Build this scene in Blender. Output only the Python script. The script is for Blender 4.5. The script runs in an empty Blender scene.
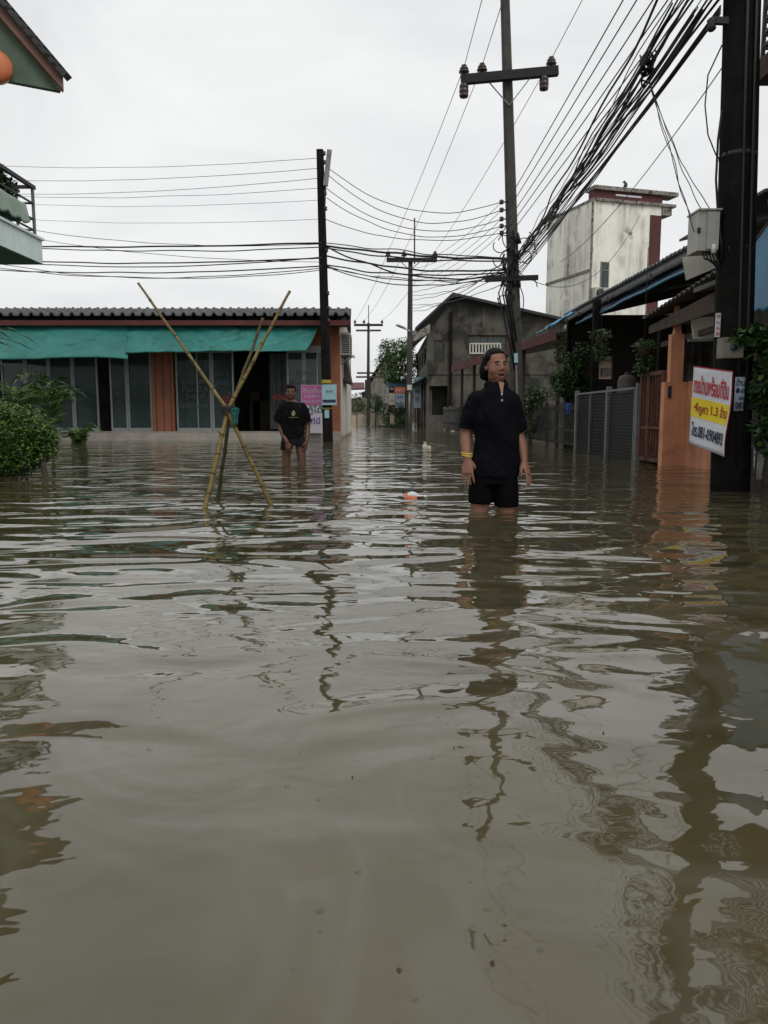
import bpy, bmesh, math, random
from mathutils import Vector, Matrix, noise as mnoise
import numpy as np
R = math.radians
rnd = random.Random(7)
scene = bpy.context.scene
COL = scene.collection

# ------------------------------------------------------------------ camera
CAM_H, FPX, PITCH = 0.65, 780.0, math.atan(97 / 780.0)
cam_d = bpy.data.cameras.new('camera')
cam = bpy.data.objects.new('camera', cam_d); COL.objects.link(cam)
cam.location = (0, 0, CAM_H)
cam.rotation_euler = (math.pi / 2 - PITCH, 0, 0)
cam_d.sensor_fit = 'VERTICAL'; cam_d.sensor_height = 24.0
cam_d.lens = FPX / 1024 * 24.0
cam_d.clip_start = 0.05; cam_d.clip_end = 2000
scene.camera = cam
ca, sa = math.cos(PITCH), math.sin(PITCH)

def at(px, py, Y):
    u, v = (px - 384) / FPX, (512 - py) / FPX
    d = Vector((u, ca + v * sa, -sa + v * ca))
    return Vector((0, 0, CAM_H)) + d * (Y / d.y)

def wat(px, py, z=0.0):
    u, v = (px - 384) / FPX, (512 - py) / FPX
    d = Vector((u, ca + v * sa, -sa + v * ca))
    return Vector((0, 0, CAM_H)) + d * ((z - CAM_H) / d.z)

# ------------------------------------------------------------------ materials
def new_mat(name):
    m = bpy.data.materials.new(name); m.use_nodes = True
    nt = m.node_tree
    b = nt.nodes['Principled BSDF']
    return m, nt, b

def N(nt, t, **kw):
    n = nt.nodes.new(t)
    for k, v in kw.items():
        if k in n.inputs: n.inputs[k].default_value = v
        else: setattr(n, k, v)
    return n

def mixc(nt, fac, a, b, mode='MIX'):
    n = nt.nodes.new('ShaderNodeMix'); n.data_type = 'RGBA'; n.blend_type = mode
    for sock, v in ((n.inputs[0], fac), (n.inputs[6], a), (n.inputs[7], b)):
        if isinstance(v, (int, float)): sock.default_value = v
        elif isinstance(v, (tuple, list)): sock.default_value = (*v[:3], 1)
        else: nt.links.new(v, sock)
    return n.outputs[2]

def ramp(nt, inp, lo, hi):
    n = nt.nodes.new('ShaderNodeMapRange'); n.clamp = True
    n.inputs[1].default_value = lo; n.inputs[2].default_value = hi
    nt.links.new(inp, n.inputs[0]); return n.outputs[0]

def mapped(nt, scale=(1, 1, 1), loc=(0, 0, 0)):
    tc = nt.nodes.new('ShaderNodeTexCoord'); mp = nt.nodes.new('ShaderNodeMapping')
    mp.inputs['Scale'].default_value = scale; mp.inputs['Location'].default_value = loc
    nt.links.new(tc.outputs['Object'], mp.inputs['Vector']); return mp.outputs[0]

def noise_t(nt, vec, scale, detail=4, rough=.55, dist=0.0):
    n = N(nt, 'ShaderNodeTexNoise', Scale=scale, Detail=detail, Roughness=rough, Distortion=dist)
    nt.links.new(vec, n.inputs['Vector']); return n.outputs['Fac']

def mat(name, col, rough=.7, var=.25, vscale=3.0, bump=.0, bscale=30.0, streak=None, spots=None,
        metallic=0.0, spec=.4, wet=None, stripes=None, coat=0, drip=None):
    """streak=(colour, amount, horizontal scale); spots=(colour, threshold, scale); wet=(height, colour)"""
    m, nt, b = new_mat(name)
    v = mapped(nt)
    n1 = noise_t(nt, v, vscale, 6, .6)
    lo = tuple(max(0, c * (1 - var)) for c in col); hi = tuple(min(1, c * (1 + var)) for c in col)
    c = mixc(nt, ramp(nt, n1, .3, .7), lo, hi)
    if stripes:                                   # (axis, period, colour): joints between boards
        w = nt.nodes.new('ShaderNodeTexWave'); w.wave_type = 'BANDS'; w.bands_direction = stripes[0]
        w.inputs['Scale'].default_value = stripes[1]
        nt.links.new(v, w.inputs['Vector'])
        c = mixc(nt, ramp(nt, w.outputs['Fac'], .12, .02), c, stripes[2])
    if spots:
        n2 = noise_t(nt, mapped(nt, (1, 1, 1), (3.1, 7.7, 1.3)), spots[2], 8, .65, .4)
        c = mixc(nt, ramp(nt, n2, spots[1], spots[1] + .12), c, spots[0])
    if streak:
        n3 = noise_t(nt, mapped(nt, (streak[2], streak[2], streak[2] * .07)), 1.0, 6, .7)
        n4 = noise_t(nt, mapped(nt, (1, 1, 1), (9, 2, 5)), .9, 4, .6)
        mu = nt.nodes.new('ShaderNodeMath'); mu.operation = 'MULTIPLY'
        nt.links.new(ramp(nt, n3, .45, .72), mu.inputs[0]); nt.links.new(ramp(nt, n4, .35, .65), mu.inputs[1])
        mu2 = nt.nodes.new('ShaderNodeMath'); mu2.operation = 'MULTIPLY'; mu2.inputs[1].default_value = streak[1]
        nt.links.new(mu.outputs[0], mu2.inputs[0])
        c = mixc(nt, mu2.outputs[0], c, streak[0])
    if drip:                                      # (z0, z1, colour, scale): black runs starting under a ledge at z1
        tc = nt.nodes.new('ShaderNodeTexCoord'); sp = nt.nodes.new('ShaderNodeSeparateXYZ'); nt.links.new(tc.outputs['Object'], sp.inputs[0])
        n7 = noise_t(nt, mapped(nt, (drip[3], drip[3], drip[3] * .05), (4, 8, 0)), 1.0, 6, .75)
        ad = nt.nodes.new('ShaderNodeMath'); ad.operation = 'MULTIPLY_ADD'; ad.inputs[1].default_value = (drip[1] - drip[0]) * 2.6; ad.inputs[2].default_value = -(drip[1] - drip[0]) * 1.3
        nt.links.new(n7, ad.inputs[0])
        su = nt.nodes.new('ShaderNodeMath'); su.operation = 'ADD'; nt.links.new(ad.outputs[0], su.inputs[0]); nt.links.new(sp.outputs[2], su.inputs[1])
        mm = nt.nodes.new('ShaderNodeMath'); mm.operation = 'MULTIPLY'; mm.inputs[1].default_value = .88
        nt.links.new(ramp(nt, su.outputs[0], drip[1] - .5, drip[1] + .15), mm.inputs[0])
        c = mixc(nt, mm.outputs[0], c, drip[2])
    if wet:                                       # the flood's own tide mark, ragged along its top
        tc = nt.nodes.new('ShaderNodeTexCoord'); sp = nt.nodes.new('ShaderNodeSeparateXYZ')
        nt.links.new(tc.outputs['Object'], sp.inputs[0])
        n5 = noise_t(nt, v, 5, 6, .7)
        ad = nt.nodes.new('ShaderNodeMath'); ad.operation = 'MULTIPLY_ADD'; ad.inputs[1].default_value = .35
        nt.links.new(n5, ad.inputs[0]); nt.links.new(sp.outputs[2], ad.inputs[2])
        c = mixc(nt, ramp(nt, ad.outputs[0], wet[0] + .17, wet[0] + .05), c, wet[1])
    nt.links.new(c, b.inputs['Base Color'])
    b.inputs['Roughness'].default_value = rough; b.inputs['Metallic'].default_value = metallic
    b.inputs['Specular IOR Level'].default_value = spec
    b.inputs['Coat Weight'].default_value = coat
    if bump:
        n6 = noise_t(nt, v, bscale, 5, .6)
        bp = nt.nodes.new('ShaderNodeBump'); bp.inputs['Strength'].default_value = bump
        bp.inputs['Distance'].default_value = .02
        nt.links.new(n6, bp.inputs['Height']); nt.links.new(bp.outputs[0], b.inputs['Normal'])
    return m

M = {}
GRIME = (.035, .033, .028)
M['concrete'] = mat('old_concrete', (.2, .19, .165), .85, .3, 2.2, .5, 25, streak=(GRIME, .85, 3.0), spots=(GRIME, .6, 2.2), wet=(.12, (.09, .08, .06)))
M['dirty_wall'] = mat('mildewed_render', (.095, .088, .072), .9, .35, 1.4, .4, 20, streak=((.03, .03, .026), .9, 2.2), spots=((.028, .027, .023), .50, 1.0), drip=(4.2, 5.6, (.018, .018, .016), 2.2))
M['pole'] = mat('pole_concrete', (.06, .054, .046), .85, .35, 4, .5, 30, streak=((.025, .024, .022), .8, 9))
M['pole_dark'] = mat('weathered_dark_pole', (.013, .012, .0112), .9, .4, 5, .6, 22, streak=((.004, .004, .004), .8, 9), spec=.1)
M['steel'] = mat('galvanised_steel', (.2, .205, .2), .5, .25, 6, .1, 40, metallic=.5)
M['black_iron'] = mat('dark_iron', (.03, .03, .03), .6, .3, 6, .2, 40)
M['porcelain'] = mat('brown_porcelain', (.035, .022, .018), .25, .2, 6, spec=.5)
M['cable'] = mat('black_cable', (.014, .014, .016), .5, .2, 3)
M['cable_grey'] = mat('aluminium_wire', (.1, .1, .105), .5, .2, 3)
M['tile'] = mat('grey_cement_tile', (.085, .085, .088), .75, .35, 2.5, .5, 25, streak=((.03, .03, .03), .7, 3), spots=((.16, .16, .155), .66, 3))
M['tile_dark'] = mat('charcoal_tile', (.03, .031, .034), .7, .3, 3, .3, 25)
M['red_fascia'] = mat('maroon_paint', (.11, .026, .023), .6, .25, 3, .1, 30, streak=((.05, .02, .02), .7, 4))
M['tarp'] = mat('teal_tarpaulin', (.030, .185, .16), .45, .25, 1.2, .3, 5, spots=((.045, .25, .215), .57, 1.8), streak=((.014, .10, .088), .9, 3))
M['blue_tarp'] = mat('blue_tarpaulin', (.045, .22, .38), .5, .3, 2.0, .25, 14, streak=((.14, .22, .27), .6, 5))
M['blue_tarp_dark'] = mat('darkened_blue_tarpaulin', (.012, .03, .06), .55, .3, 2.0, .2, 14)  # eave tarpaulin's blue darkened for its shaded underside; kiosk roof shares it
M['plank_orange'] = mat('orange_brown_boards', (.28, .105, .056), .6, .25, 3, .1, 30, stripes=('X', 1.6, (.12, .04, .02)))
M['orange'] = mat('orange_render', (.62, .28, .155), .85, .2, 2.5, .3, 30, streak=((.16, .08, .05), .85, 3), wet=(.06, (.12, .08, .052)), spots=((.42, .19, .11), .55, 2.2))
M['orange_col'] = mat('orange_column_paint', (.30, .115, .062), .8, .2, 2.5, .2, 30, streak=((.15, .05, .03), .6, 4))
M['white_wall'] = mat('white_render', (.62, .58, .52), .85, .12, 2, .2, 30, streak=((.3, .26, .2), .6, 3), wet=(.12, (.2, .16, .09)))
M['plinth'] = mat('pale_step_concrete', (.36, .33, .29), .8, .2, 3, .3, 30, wet=(-.08, (.2, .18, .15)))
M['alu'] = mat('white_aluminium', (.34, .355, .355), .4, .1, 5, metallic=.2)
M['glass'] = None
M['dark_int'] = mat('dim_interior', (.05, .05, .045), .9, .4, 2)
M['curtain'] = mat('grey_green_curtain', (.10, .125, .12), .9, .25, 3, stripes=('X', 7, (.05, .06, .06)))
M['beige'] = mat('mildewed_cream_paint', (.84, .82, .73), .88, .08, 1.5, .3, 18, streak=((.06, .054, .042), 1.0, 1.3), spots=((.2, .18, .14), .62, 1.3), drip=(9.6, 11.1, (.03, .027, .02), 2.6))
M['maroon'] = mat('dark_red_paint', (.085, .022, .024), .7, .25, 2, .1, 30, streak=((.04, .02, .02), .6, 3))
M['ledge'] = mat('stained_ledge', (.23, .21, .18), .9, .4, 4, .3, 30, spots=((.05, .045, .04), .5, 5))
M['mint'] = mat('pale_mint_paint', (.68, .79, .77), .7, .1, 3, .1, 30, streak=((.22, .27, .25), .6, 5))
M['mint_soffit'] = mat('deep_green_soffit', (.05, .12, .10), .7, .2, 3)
M['gable_green'] = mat('dark_green_boards', (.085, .12, .085), .8, .2, 4, .1, 30)
M['brown_trim'] = mat('brown_trim', (.16, .085, .06), .6, .2, 4)
M['medallion'] = mat('orange_enamel', (.55, .16, .06), .4, .1, 4)
M['awning_green'] = mat('grey_green_sheet', (.25, .32, .26), .6, .2, 4, streak=((.1, .13, .1), .7, 6))
M['wood'] = mat('aged_timber', (.075, .052, .04), .85, .35, 5, .3, 30, streak=((.03, .022, .018), .7, 8))
M['zinc'] = mat('rusty_zinc_sheet', (.085, .08, .075), .6, .35, 2, .1, 20, metallic=.3, spots=((.07, .04, .03), .56, 2.5))
M['zinc_grey'] = mat('grey_roof_sheet', (.19, .2, .205), .6, .3, 2, .1, 20, spots=((.07, .06, .05), .58, 3))
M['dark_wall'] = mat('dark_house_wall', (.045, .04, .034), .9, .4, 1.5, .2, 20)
M['rust'] = mat('rusty_red_steel', (.13, .05, .032), .75, .35, 6, .3, 40, spots=((.05, .025, .018), .5, 6))
M['rust_sheet'] = mat('rusty_sheet_infill', (.045, .022, .016), .85, .5, 5, .3, 30, spots=((.1, .045, .03), .55, 4))
M['mesh_gap_dark'] = mat('dark_behind_wire', (.016, .016, .015), .7, .3, 3)
M['fence_paint'] = mat('dull_dark_paint', (.06, .058, .054), .7, .3, 5, .1, 30)
M['mesh_wire'] = mat('dull_wire', (.038, .04, .038), .6, .3, 5)
M['crossarm'] = mat('black_crossarm', (.018, .018, .018), .8, .3, 5, .3, 30)
M['grey_paint'] = mat('grey_paint', (.17, .178, .175), .6, .2, 5, .1, 30, spots=((.12, .09, .07), .63, 6))
M['cream_panel'] = mat('cream_board', (.5, .49, .42), .8, .12, 3, streak=((.25, .23, .18), .6, 4))
M['pink_wall'] = mat('pale_pink_render', (.68, .53, .44), .85, .08, 3)
M['bamboo'] = mat('green_bamboo', (.175, .122, .034), .55, .35, 9, .2, 60, spots=((.05, .042, .018), .54, 14), streak=((.09, .085, .025), .7, 7))
M['bamboo_dark'] = mat('aged_bamboo', (.075, .058, .024), .6, .35, 9, .2, 60, spots=((.05, .045, .02), .52, 14))
M['bamboo_node'] = mat('bamboo_node', (.06, .045, .02), .7, .3, 20)
M['cloth_teal'] = mat('teal_rag', (.02, .12, .115), .9, .2, 10)
M['cloth_blue'] = mat('blue_rag', (.03, .09, .3), .9, .2, 10)
M['rope'] = mat('dark_rope', (.03, .028, .025), .9, .3, 30)
M['leaf_a'] = mat('leaf_mid_green', (.06, .125, .02), .5, .35, 5)
M['leaf_b'] = mat('leaf_dark_green', (.022, .055, .014), .5, .35, 5)
M['leaf_c'] = mat('leaf_light_green', (.13, .20, .03), .5, .3, 5)
M['leaf_d'] = mat('leaf_deepest_green', (.014, .035, .012), .55, .3, 5)  # darkest of the greens mixed at random
M['flower'] = mat('white_petal', (.7, .7, .62), .7, .1, 5)
M['bark'] = mat('bark', (.06, .048, .035), .9, .4, 10, .5, 40)
M['ground'] = mat('street_asphalt', (.06, .056, .05), .9, .3, 1.0, .3, 30)
M['skin_w'] = mat('brown_skin', (.225, .106, .066), .5, .1, 14, .08, 120, spec=.4)
M['skin_m'] = mat('dark_brown_skin', (.125, .058, .036), .5, .1, 14, .08, 120, spec=.4)
M['black_knit'] = mat('black_knit_cotton', (.0055, .006, .0085), .9, .3, 12, .3, 160, spec=.06)
M['black_cotton'] = mat('faded_black_cotton', (.007, .007, .0075), .9, .3, 12, .3, 120, spec=.06)
M['black_short'] = mat('black_twill', (.0045, .0045, .005), .9, .25, 12, .3, 160, spec=.05)
M['dark_short'] = mat('charcoal_shorts', (.014, .012, .015), .9, .3, 12, .3, 120, spec=.08)
M['hair'] = mat('black_hair', (.005, .0048, .005), .65, .3, 30, .5, 90, spec=.14)
M['lip'] = mat('lip', (.22, .075, .06), .45, .1, 20)
M['mouth'] = mat('mouth_inside', (.012, .004, .004), .95, .1, 20)
M['eye'] = mat('eye_white', (.26, .23, .2), .25, .05, 20)
M['iris'] = mat('dark_iris', (.008, .006, .005), .15, .05, 20)
M['yellow_paint'] = mat('faded_yellow_paint', (.36, .25, .03), .7, .3, 8)
M['yellow'] = mat('yellow_band', (.7, .48, .05), .5, .1, 10)
M['button'] = mat('pale_button', (.45, .42, .36), .4, .1, 10)
M['headband'] = mat('grey_headband', (.1, .12, .12), .6, .2, 20)
M['white'] = mat('white_plastic', (.72, .71, .7), .45, .06, 6)
M['sign_white'] = mat('white_vinyl', (.62, .62, .66), .45, .08, 8)
M['sign_yellow'] = mat('yellow_vinyl', (.72, .56, .015), .45, .08, 8)
M['sign_pink'] = mat('pink_vinyl', (.5, .13, .33), .5, .18, 4)
M['sign_blue'] = mat('pale_blue_board', (.30, .47, .52), .5, .12, 6)
M['txt_red'] = mat('red_print', (.45, .03, .04), .5, .1, 6)
M['txt_darkred'] = mat('brick_red_print', (.36, .05, .02), .5, .1, 6)
M['txt_navy'] = mat('navy_print', (.02, .025, .06), .5, .1, 6)
M['txt_white'] = mat('white_print', (.11, .14, .145), .6, .1, 6)
M['txt_green'] = mat('green_print', (.04, .16, .12), .6, .1, 6)
M['txt_violet'] = mat('violet_print', (.16, .1, .4), .6, .1, 6)
M['poster_white'] = mat('white_poster', (.66, .6, .68), .5, .05, 6)
M['emblem'] = mat('yellow_white_print', (.26, .22, .12), .7, .3, 40)
M['grey_box'] = mat('grey_cabinet_paint', (.42, .42, .39), .55, .1, 6, streak=((.22, .21, .19), .6, 8))
M['orange_plastic'] = mat('orange_plastic', (.65, .17, .08), .4, .1, 10)
M['foam'] = mat('cream_foam', (.6, .54, .44), .7, .1, 14)
M['concrete_cream'] = mat('cream_garden_wall', (.5, .42, .32), .9, .15, 2, .2, 20, streak=((.2, .17, .12), .7, 4), wet=(.1, (.2, .16, .11)))
M['roof_red'] = mat('dull_red_sheet', (.10, .03, .033), .7, .3, 3, .1, 20)
M['banner_blue'] = mat('pale_blue_banner', (.40, .49, .58), .6, .1, 4)

# glass: see-through, faintly green, glossy
m, nt, b = new_mat('shop_glass')
b.inputs['Base Color'].default_value = (.06, .09, .088, 1); b.inputs['Roughness'].default_value = .05
b.inputs['Alpha'].default_value = .66
M['glass'] = m

# ------------------------------------------------------------------ mesh helpers
class MB:
    def __init__(s): s.v = []; s.f = []; s.mi = []; s.cur = 0; s.sm = []
    def face(s, idx, smooth=False): s.f.append(tuple(idx)); s.mi.append(s.cur); s.sm.append(smooth)
    def poly(s, pts, smooth=False):
        b0 = len(s.v); s.v += [tuple(p) for p in pts]; s.face(range(b0, b0 + len(pts)), smooth)
    def hexa(s, p):                       # 8 points: bottom ring 0-3, top ring 4-7
        b0 = len(s.v); s.v += [tuple(q) for q in p]
        for q in ((3, 2, 1, 0), (4, 5, 6, 7), (0, 1, 5, 4), (1, 2, 6, 5), (2, 3, 7, 6), (3, 0, 4, 7)):
            s.face([b0 + k for k in q])
        return s
    def box(s, x0, x1, y0, y1, z0, z1):
        return s.hexa([(x0, y0, z0), (x1, y0, z0), (x1, y1, z0), (x0, y1, z0), (x0, y0, z1), (x1, y0, z1), (x1, y1, z1), (x0, y1, z1)])
    def bar(s, p0, p1, w, h, up=(0, 0, 1)):   # w across, h along up
        p0, p1 = Vector(p0), Vector(p1); d = (p1 - p0).normalized(); up = Vector(up)
        if abs(d.dot(up)) > .99: up = Vector((0, 1, 0))
        sd = d.cross(up).normalized(); u2 = sd.cross(d).normalized()
        a, b_ = sd * w / 2, u2 * h / 2
        return s.hexa([p0 - a - b_, p0 + a - b_, p1 + a - b_, p1 - a - b_, p0 - a + b_, p0 + a + b_, p1 + a + b_, p1 - a + b_])
    def prism(s, pts, ext):               # planar polygon extruded by vector
        n = len(pts); ext = Vector(ext); b0 = len(s.v)
        s.v += [tuple(p) for p in pts] + [tuple(Vector(p) + ext) for p in pts]
        s.face(range(b0 + n - 1, b0 - 1, -1)); s.face(range(b0 + n, b0 + 2 * n))
        for i in range(n):
            j = (i + 1) % n; s.face((b0 + i, b0 + j, b0 + n + j, b0 + n + i))
        return s
    def tube(s, pts, rad, seg=8, caps=True, smooth=True, flat=1.0):
        pts = [Vector(p) for p in pts]; n = len(pts)
        if not isinstance(rad, (list, tuple)): rad = [rad] * n
        d0 = (pts[1] - pts[0]).normalized()
        ref = Vector((0, 0, 1)) if abs(d0.z) < .9 else Vector((0, 1, 0))
        sd = d0.cross(ref).normalized(); b0 = len(s.v)
        for i, p in enumerate(pts):
            d = (pts[min(i + 1, n - 1)] - pts[max(i - 1, 0)]).normalized()
            sd = (sd - d * sd.dot(d)).normalized(); up = sd.cross(d)
            for k in range(seg):
                a = 2 * math.pi * k / seg
                s.v.append(tuple(p + (sd * math.cos(a) + up * math.sin(a) * flat) * rad[i]))
        for i in range(n - 1):
            for k in range(seg):
                k2 = (k + 1) % seg; o = b0 + i * seg
                s.face((o + k, o + k2, o + seg + k2, o + seg + k), smooth)
        if caps:
            s.face([b0 + k for k in range(seg)][::-1]); s.face([b0 + (n - 1) * seg + k for k in range(seg)])
        return s
    def ell(s, c, r, rot=None, nu=14, nv=9):
        c = Vector(c); b0 = len(s.v)
        if isinstance(r, (int, float)): r = (r, r, r)
        for j in range(nv + 1):
            t = math.pi * j / nv
            for i in range(nu):
                a = 2 * math.pi * i / nu
                p = Vector((r[0] * math.sin(t) * math.cos(a), r[1] * math.sin(t) * math.sin(a), r[2] * math.cos(t)))
                if rot is not None: p = rot @ p
                s.v.append(tuple(c + p))
        for j in range(nv):
            for i in range(nu):
                i2 = (i + 1) % nu
                s.face((b0 + j * nu + i, b0 + (j + 1) * nu + i, b0 + (j + 1) * nu + i2, b0 + j * nu + i2), True)
        return s
    def lathe(s, c, prof, seg=12, smooth=True):   # profile [(r,z)]
        b0 = len(s.v); n = len(prof)
        for (r, z) in prof:
            for k in range(seg):
                a = 2 * math.pi * k / seg
                s.v.append((c[0] + r * math.cos(a), c[1] + r * math.sin(a), c[2] + z))
        for i in range(n - 1):
            for k in range(seg):
                k2 = (k + 1) % seg
                s.face((b0 + i * seg + k, b0 + i * seg + k2, b0 + (i + 1) * seg + k2, b0 + (i + 1) * seg + k), smooth)
        s.face([b0 + k for k in range(seg)][::-1]); s.face([b0 + (n - 1) * seg + k for k in range(seg)])
        return s
    def loft(s, rings, caps=True, smooth=True):
        b0 = len(s.v); n = len(rings[0])
        for r_ in rings: s.v += [tuple(p) for p in r_]
        for i in range(len(rings) - 1):
            for k in range(n):
                k2 = (k + 1) % n
                s.face((b0 + i * n + k, b0 + i * n + k2, b0 + (i + 1) * n + k2, b0 + (i + 1) * n + k), smooth)
        if caps:
            s.face([b0 + k for k in range(n)][::-1]); s.face([b0 + (len(rings) - 1) * n + k for k in range(n)])
        return s
    def grid(s, fn, nu, nv, smooth=True):
        b0 = len(s.v)
        for j in range(nv + 1):
            for i in range(nu + 1): s.v.append(tuple(fn(i / nu, j / nv)))
        for j in range(nv):
            for i in range(nu):
                a = b0 + j * (nu + 1) + i
                s.face((a, a + 1, a + nu + 2, a + nu + 1), smooth)
        return s
    def build(s, name, material, parent=None, at_=None, thick=None, recalc=True):
        off = Vector((0, 0, 0)); q = parent
        while q is not None: off += q.location; q = q.parent
        me = bpy.data.meshes.new(name)
        loc = Vector(at_) if at_ is not None else Vector((0, 0, 0))
        tot = off + loc
        me.from_pydata([(x - tot.x, y - tot.y, z - tot.z) for x, y, z in s.v], [], s.f)
        mats = material if isinstance(material, (list, tuple)) else [material]
        for mm in mats: me.materials.append(mm)
        me.polygons.foreach_set('material_index', s.mi)
        me.polygons.foreach_set('use_smooth', s.sm)
        if recalc:
            bm = bmesh.new(); bm.from_mesh(me); bmesh.ops.recalc_face_normals(bm, faces=bm.faces); bm.to_mesh(me); bm.free()
        me.update()
        o = bpy.data.objects.new(name, me); COL.objects.link(o); o.location = loc
        if parent is not None: o.parent = parent
        if thick:
            md = o.modifiers.new('thickness', 'SOLIDIFY'); md.thickness = thick; md.offset = 0
        return o

def tag(o, label=None, cat=None, group=None, kind=None):
    if label: o['label'] = label
    if cat: o['category'] = cat
    if group: o['group'] = group
    if kind: o['kind'] = kind
    return o

def thing(name, label, cat, loc=(0, 0, 0), group=None):
    o = bpy.data.objects.new(name, None); COL.objects.link(o); o.location = loc
    o.empty_display_size = .2
    return tag(o, label, cat, group)

def dup(root, loc, label=None):
    r_ = root.copy(); COL.objects.link(r_); r_.location = loc
    if label: r_['label'] = label
    for ch in list(root.children):
        c_ = ch.copy(); COL.objects.link(c_); c_.parent = r_
        for g in list(ch.children):
            d_ = g.copy(); COL.objects.link(d_); d_.parent = c_
    return r_

def text_polys(body, align='LEFT', weight=0.0):
    c = bpy.data.curves.new('lettering', 'FONT'); c.body = body; c.align_x = align; c.offset = weight
    c.resolution_u = 2
    o = bpy.data.objects.new('lettering', c); COL.objects.link(o)
    dg = bpy.context.evaluated_depsgraph_get()
    me = bpy.data.meshes.new_from_object(o.evaluated_get(dg))
    v = [tuple(p.co) for p in me.vertices]; f = [tuple(p.vertices) for p in me.polygons]
    bpy.data.objects.remove(o); bpy.data.curves.remove(c); bpy.data.meshes.remove(me)
    return v, f

def put_text(mb, body, fn, box, weight=0.0):
    """lay the lettering into box=(s0,s1,t0,t1) of a surface fn(s,t)->point"""
    v, f = text_polys(body, weight=weight)
    if not v: return
    xs = [p[0] for p in v]; ys = [p[1] for p in v]
    x0, x1, y0, y1 = min(xs), max(xs), min(ys), max(ys)
    b0 = len(mb.v)
    par = list(range(len(v)))                      # glyph marks overlap: step each island a hair forward
    def root(a):
        while par[a] != a: par[a] = par[par[a]]; a = par[a]
        return a
    for q in f:
        for k in q[1:]: par[root(k)] = root(q[0])
    order = {}
    for i in range(len(v)): order.setdefault(root(i), len(order))
    for i, p in enumerate(v):
        s = box[0] + (box[1] - box[0]) * (p[0] - x0) / (x1 - x0)
        t = box[2] + (box[3] - box[2]) * (p[1] - y0) / (y1 - y0)
        o_ = tuple(fn(s, t)); mb.v.append((o_[0], o_[1] - .0006 * (order[root(i)] % 6), o_[2]))
    for q in f: mb.face([b0 + k for k in q])

def nz(p, s=1.0, o=0.0): return mnoise.noise(Vector((p[0] * s + o, p[1] * s + o * 1.7, p[2] * s - o)))

# leaf cloud: many small bent leaves through a volume
def leaves(mb, pts, size, r, droop=.3, nm=3, aspect=.45, weights=None):
    for p in pts:
        mb.cur = r.choices(range(nm), weights=weights)[0] if weights else r.randrange(nm)
        d = Vector((r.gauss(0, 1), r.gauss(0, 1), r.gauss(0, .6) - droop)).normalized()
        up = Vector((r.gauss(0, .5), r.gauss(0, .5), 1)).normalized()
        sd = d.cross(up)
        if sd.length < 1e-3: continue
        sd.normalize(); L = size * r.uniform(.6, 1.3); w = L * aspect
        n_ = sd.cross(d) * L * .12
        p = Vector(p)
        b0 = len(mb.v)
        mb.v += [tuple(p), tuple(p + d * L * .5 + sd * w * .5 - n_), tuple(p + d * L), tuple(p + d * L * .5 - sd * w * .5 - n_), ]
        mb.face((b0, b0 + 1, b0 + 2)); mb.face((b0, b0 + 2, b0 + 3))
    mb.cur = 0

def blob_pts(blobs, n, r, shell=.55):
    """blobs: [(centre, (rx,ry,rz))]; points biased to the outside of every blob"""
    vol = [b_[1][0] * b_[1][1] * b_[1][2] for b_ in blobs]
    out = []
    for _ in range(n):
        c, q = r.choices(blobs, weights=vol)[0]
        d = Vector((r.gauss(0, 1), r.gauss(0, 1), r.gauss(0, 1))).normalized()
        k = (shell + (1 - shell) * r.random()) * (1 + .18 * nz((c[0] + d.x, c[1] + d.y, c[2] + d.z), 3))
        out.append((c[0] + d.x * q[0] * k, c[1] + d.y * q[1] * k, c[2] + d.z * q[2] * k))
    return out
GREENS = lambda *k: [M['leaf_' + x] for x in k]
# ================================================================== sky, light
w = bpy.data.worlds.new('World'); scene.world = w; w.use_nodes = True
nt = w.node_tree; bg = nt.nodes['Background']
sky = nt.nodes.new('ShaderNodeTexSky'); sky.sky_type = 'NISHITA'; sky.sun_disc = False
SUN_EL, SUN_ROT = 48, 150
sky.sun_elevation = R(SUN_EL); sky.sun_rotation = R(SUN_ROT); sky.dust_density = 4; sky.air_density = 1.5
hs = nt.nodes.new('ShaderNodeHueSaturation'); hs.inputs['Saturation'].default_value = .12; hs.inputs['Value'].default_value = 1.0
nt.links.new(sky.outputs[0], hs.inputs['Color'])
tc = nt.nodes.new('ShaderNodeTexCoord'); mp = nt.nodes.new('ShaderNodeMapping'); mp.inputs['Scale'].default_value = (1, 1, 2.2)
nt.links.new(tc.outputs['Generated'], mp.inputs[0])
cn = noise_t(nt, mp.outputs[0], 2.1, 6, .55, .8)
cl = mixc(nt, ramp(nt, cn, .32, .68), (7.65, 7.8, 7.95), (9.65, 9.75, 9.8))
full = mixc(nt, .93, hs.outputs[0], cl)
nt.links.new(full, bg.inputs['Color']); bg.inputs['Strength'].default_value = 0.1
sd = bpy.data.lights.new('sun', 'SUN'); sd.energy = 1.0; sd.angle = R(30); sd.color = (1, .98, .95)
so = bpy.data.objects.new('sun', sd); COL.objects.link(so)
so.rotation_euler = (R(90 - SUN_EL), 0, R(180 - SUN_ROT))
so.location = (0, 0, 30)
scene.view_settings.view_transform = 'Standard'; scene.view_settings.look = 'None'
scene.view_settings.exposure = 0.0; scene.view_settings.gamma = 1.0; scene.view_settings.use_curve_mapping = False
scene.cycles.use_denoising = True
scene.cycles.max_bounces = 8

# ================================================================== ground and flood water
g = MB(); g.grid(lambda u, v: (-400 + 800 * u, -60 + 700 * v, -.45), 8, 8)
tag(g.build('ground', M['ground']), 'drowned street surface under the flood water', kind='structure')

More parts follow.
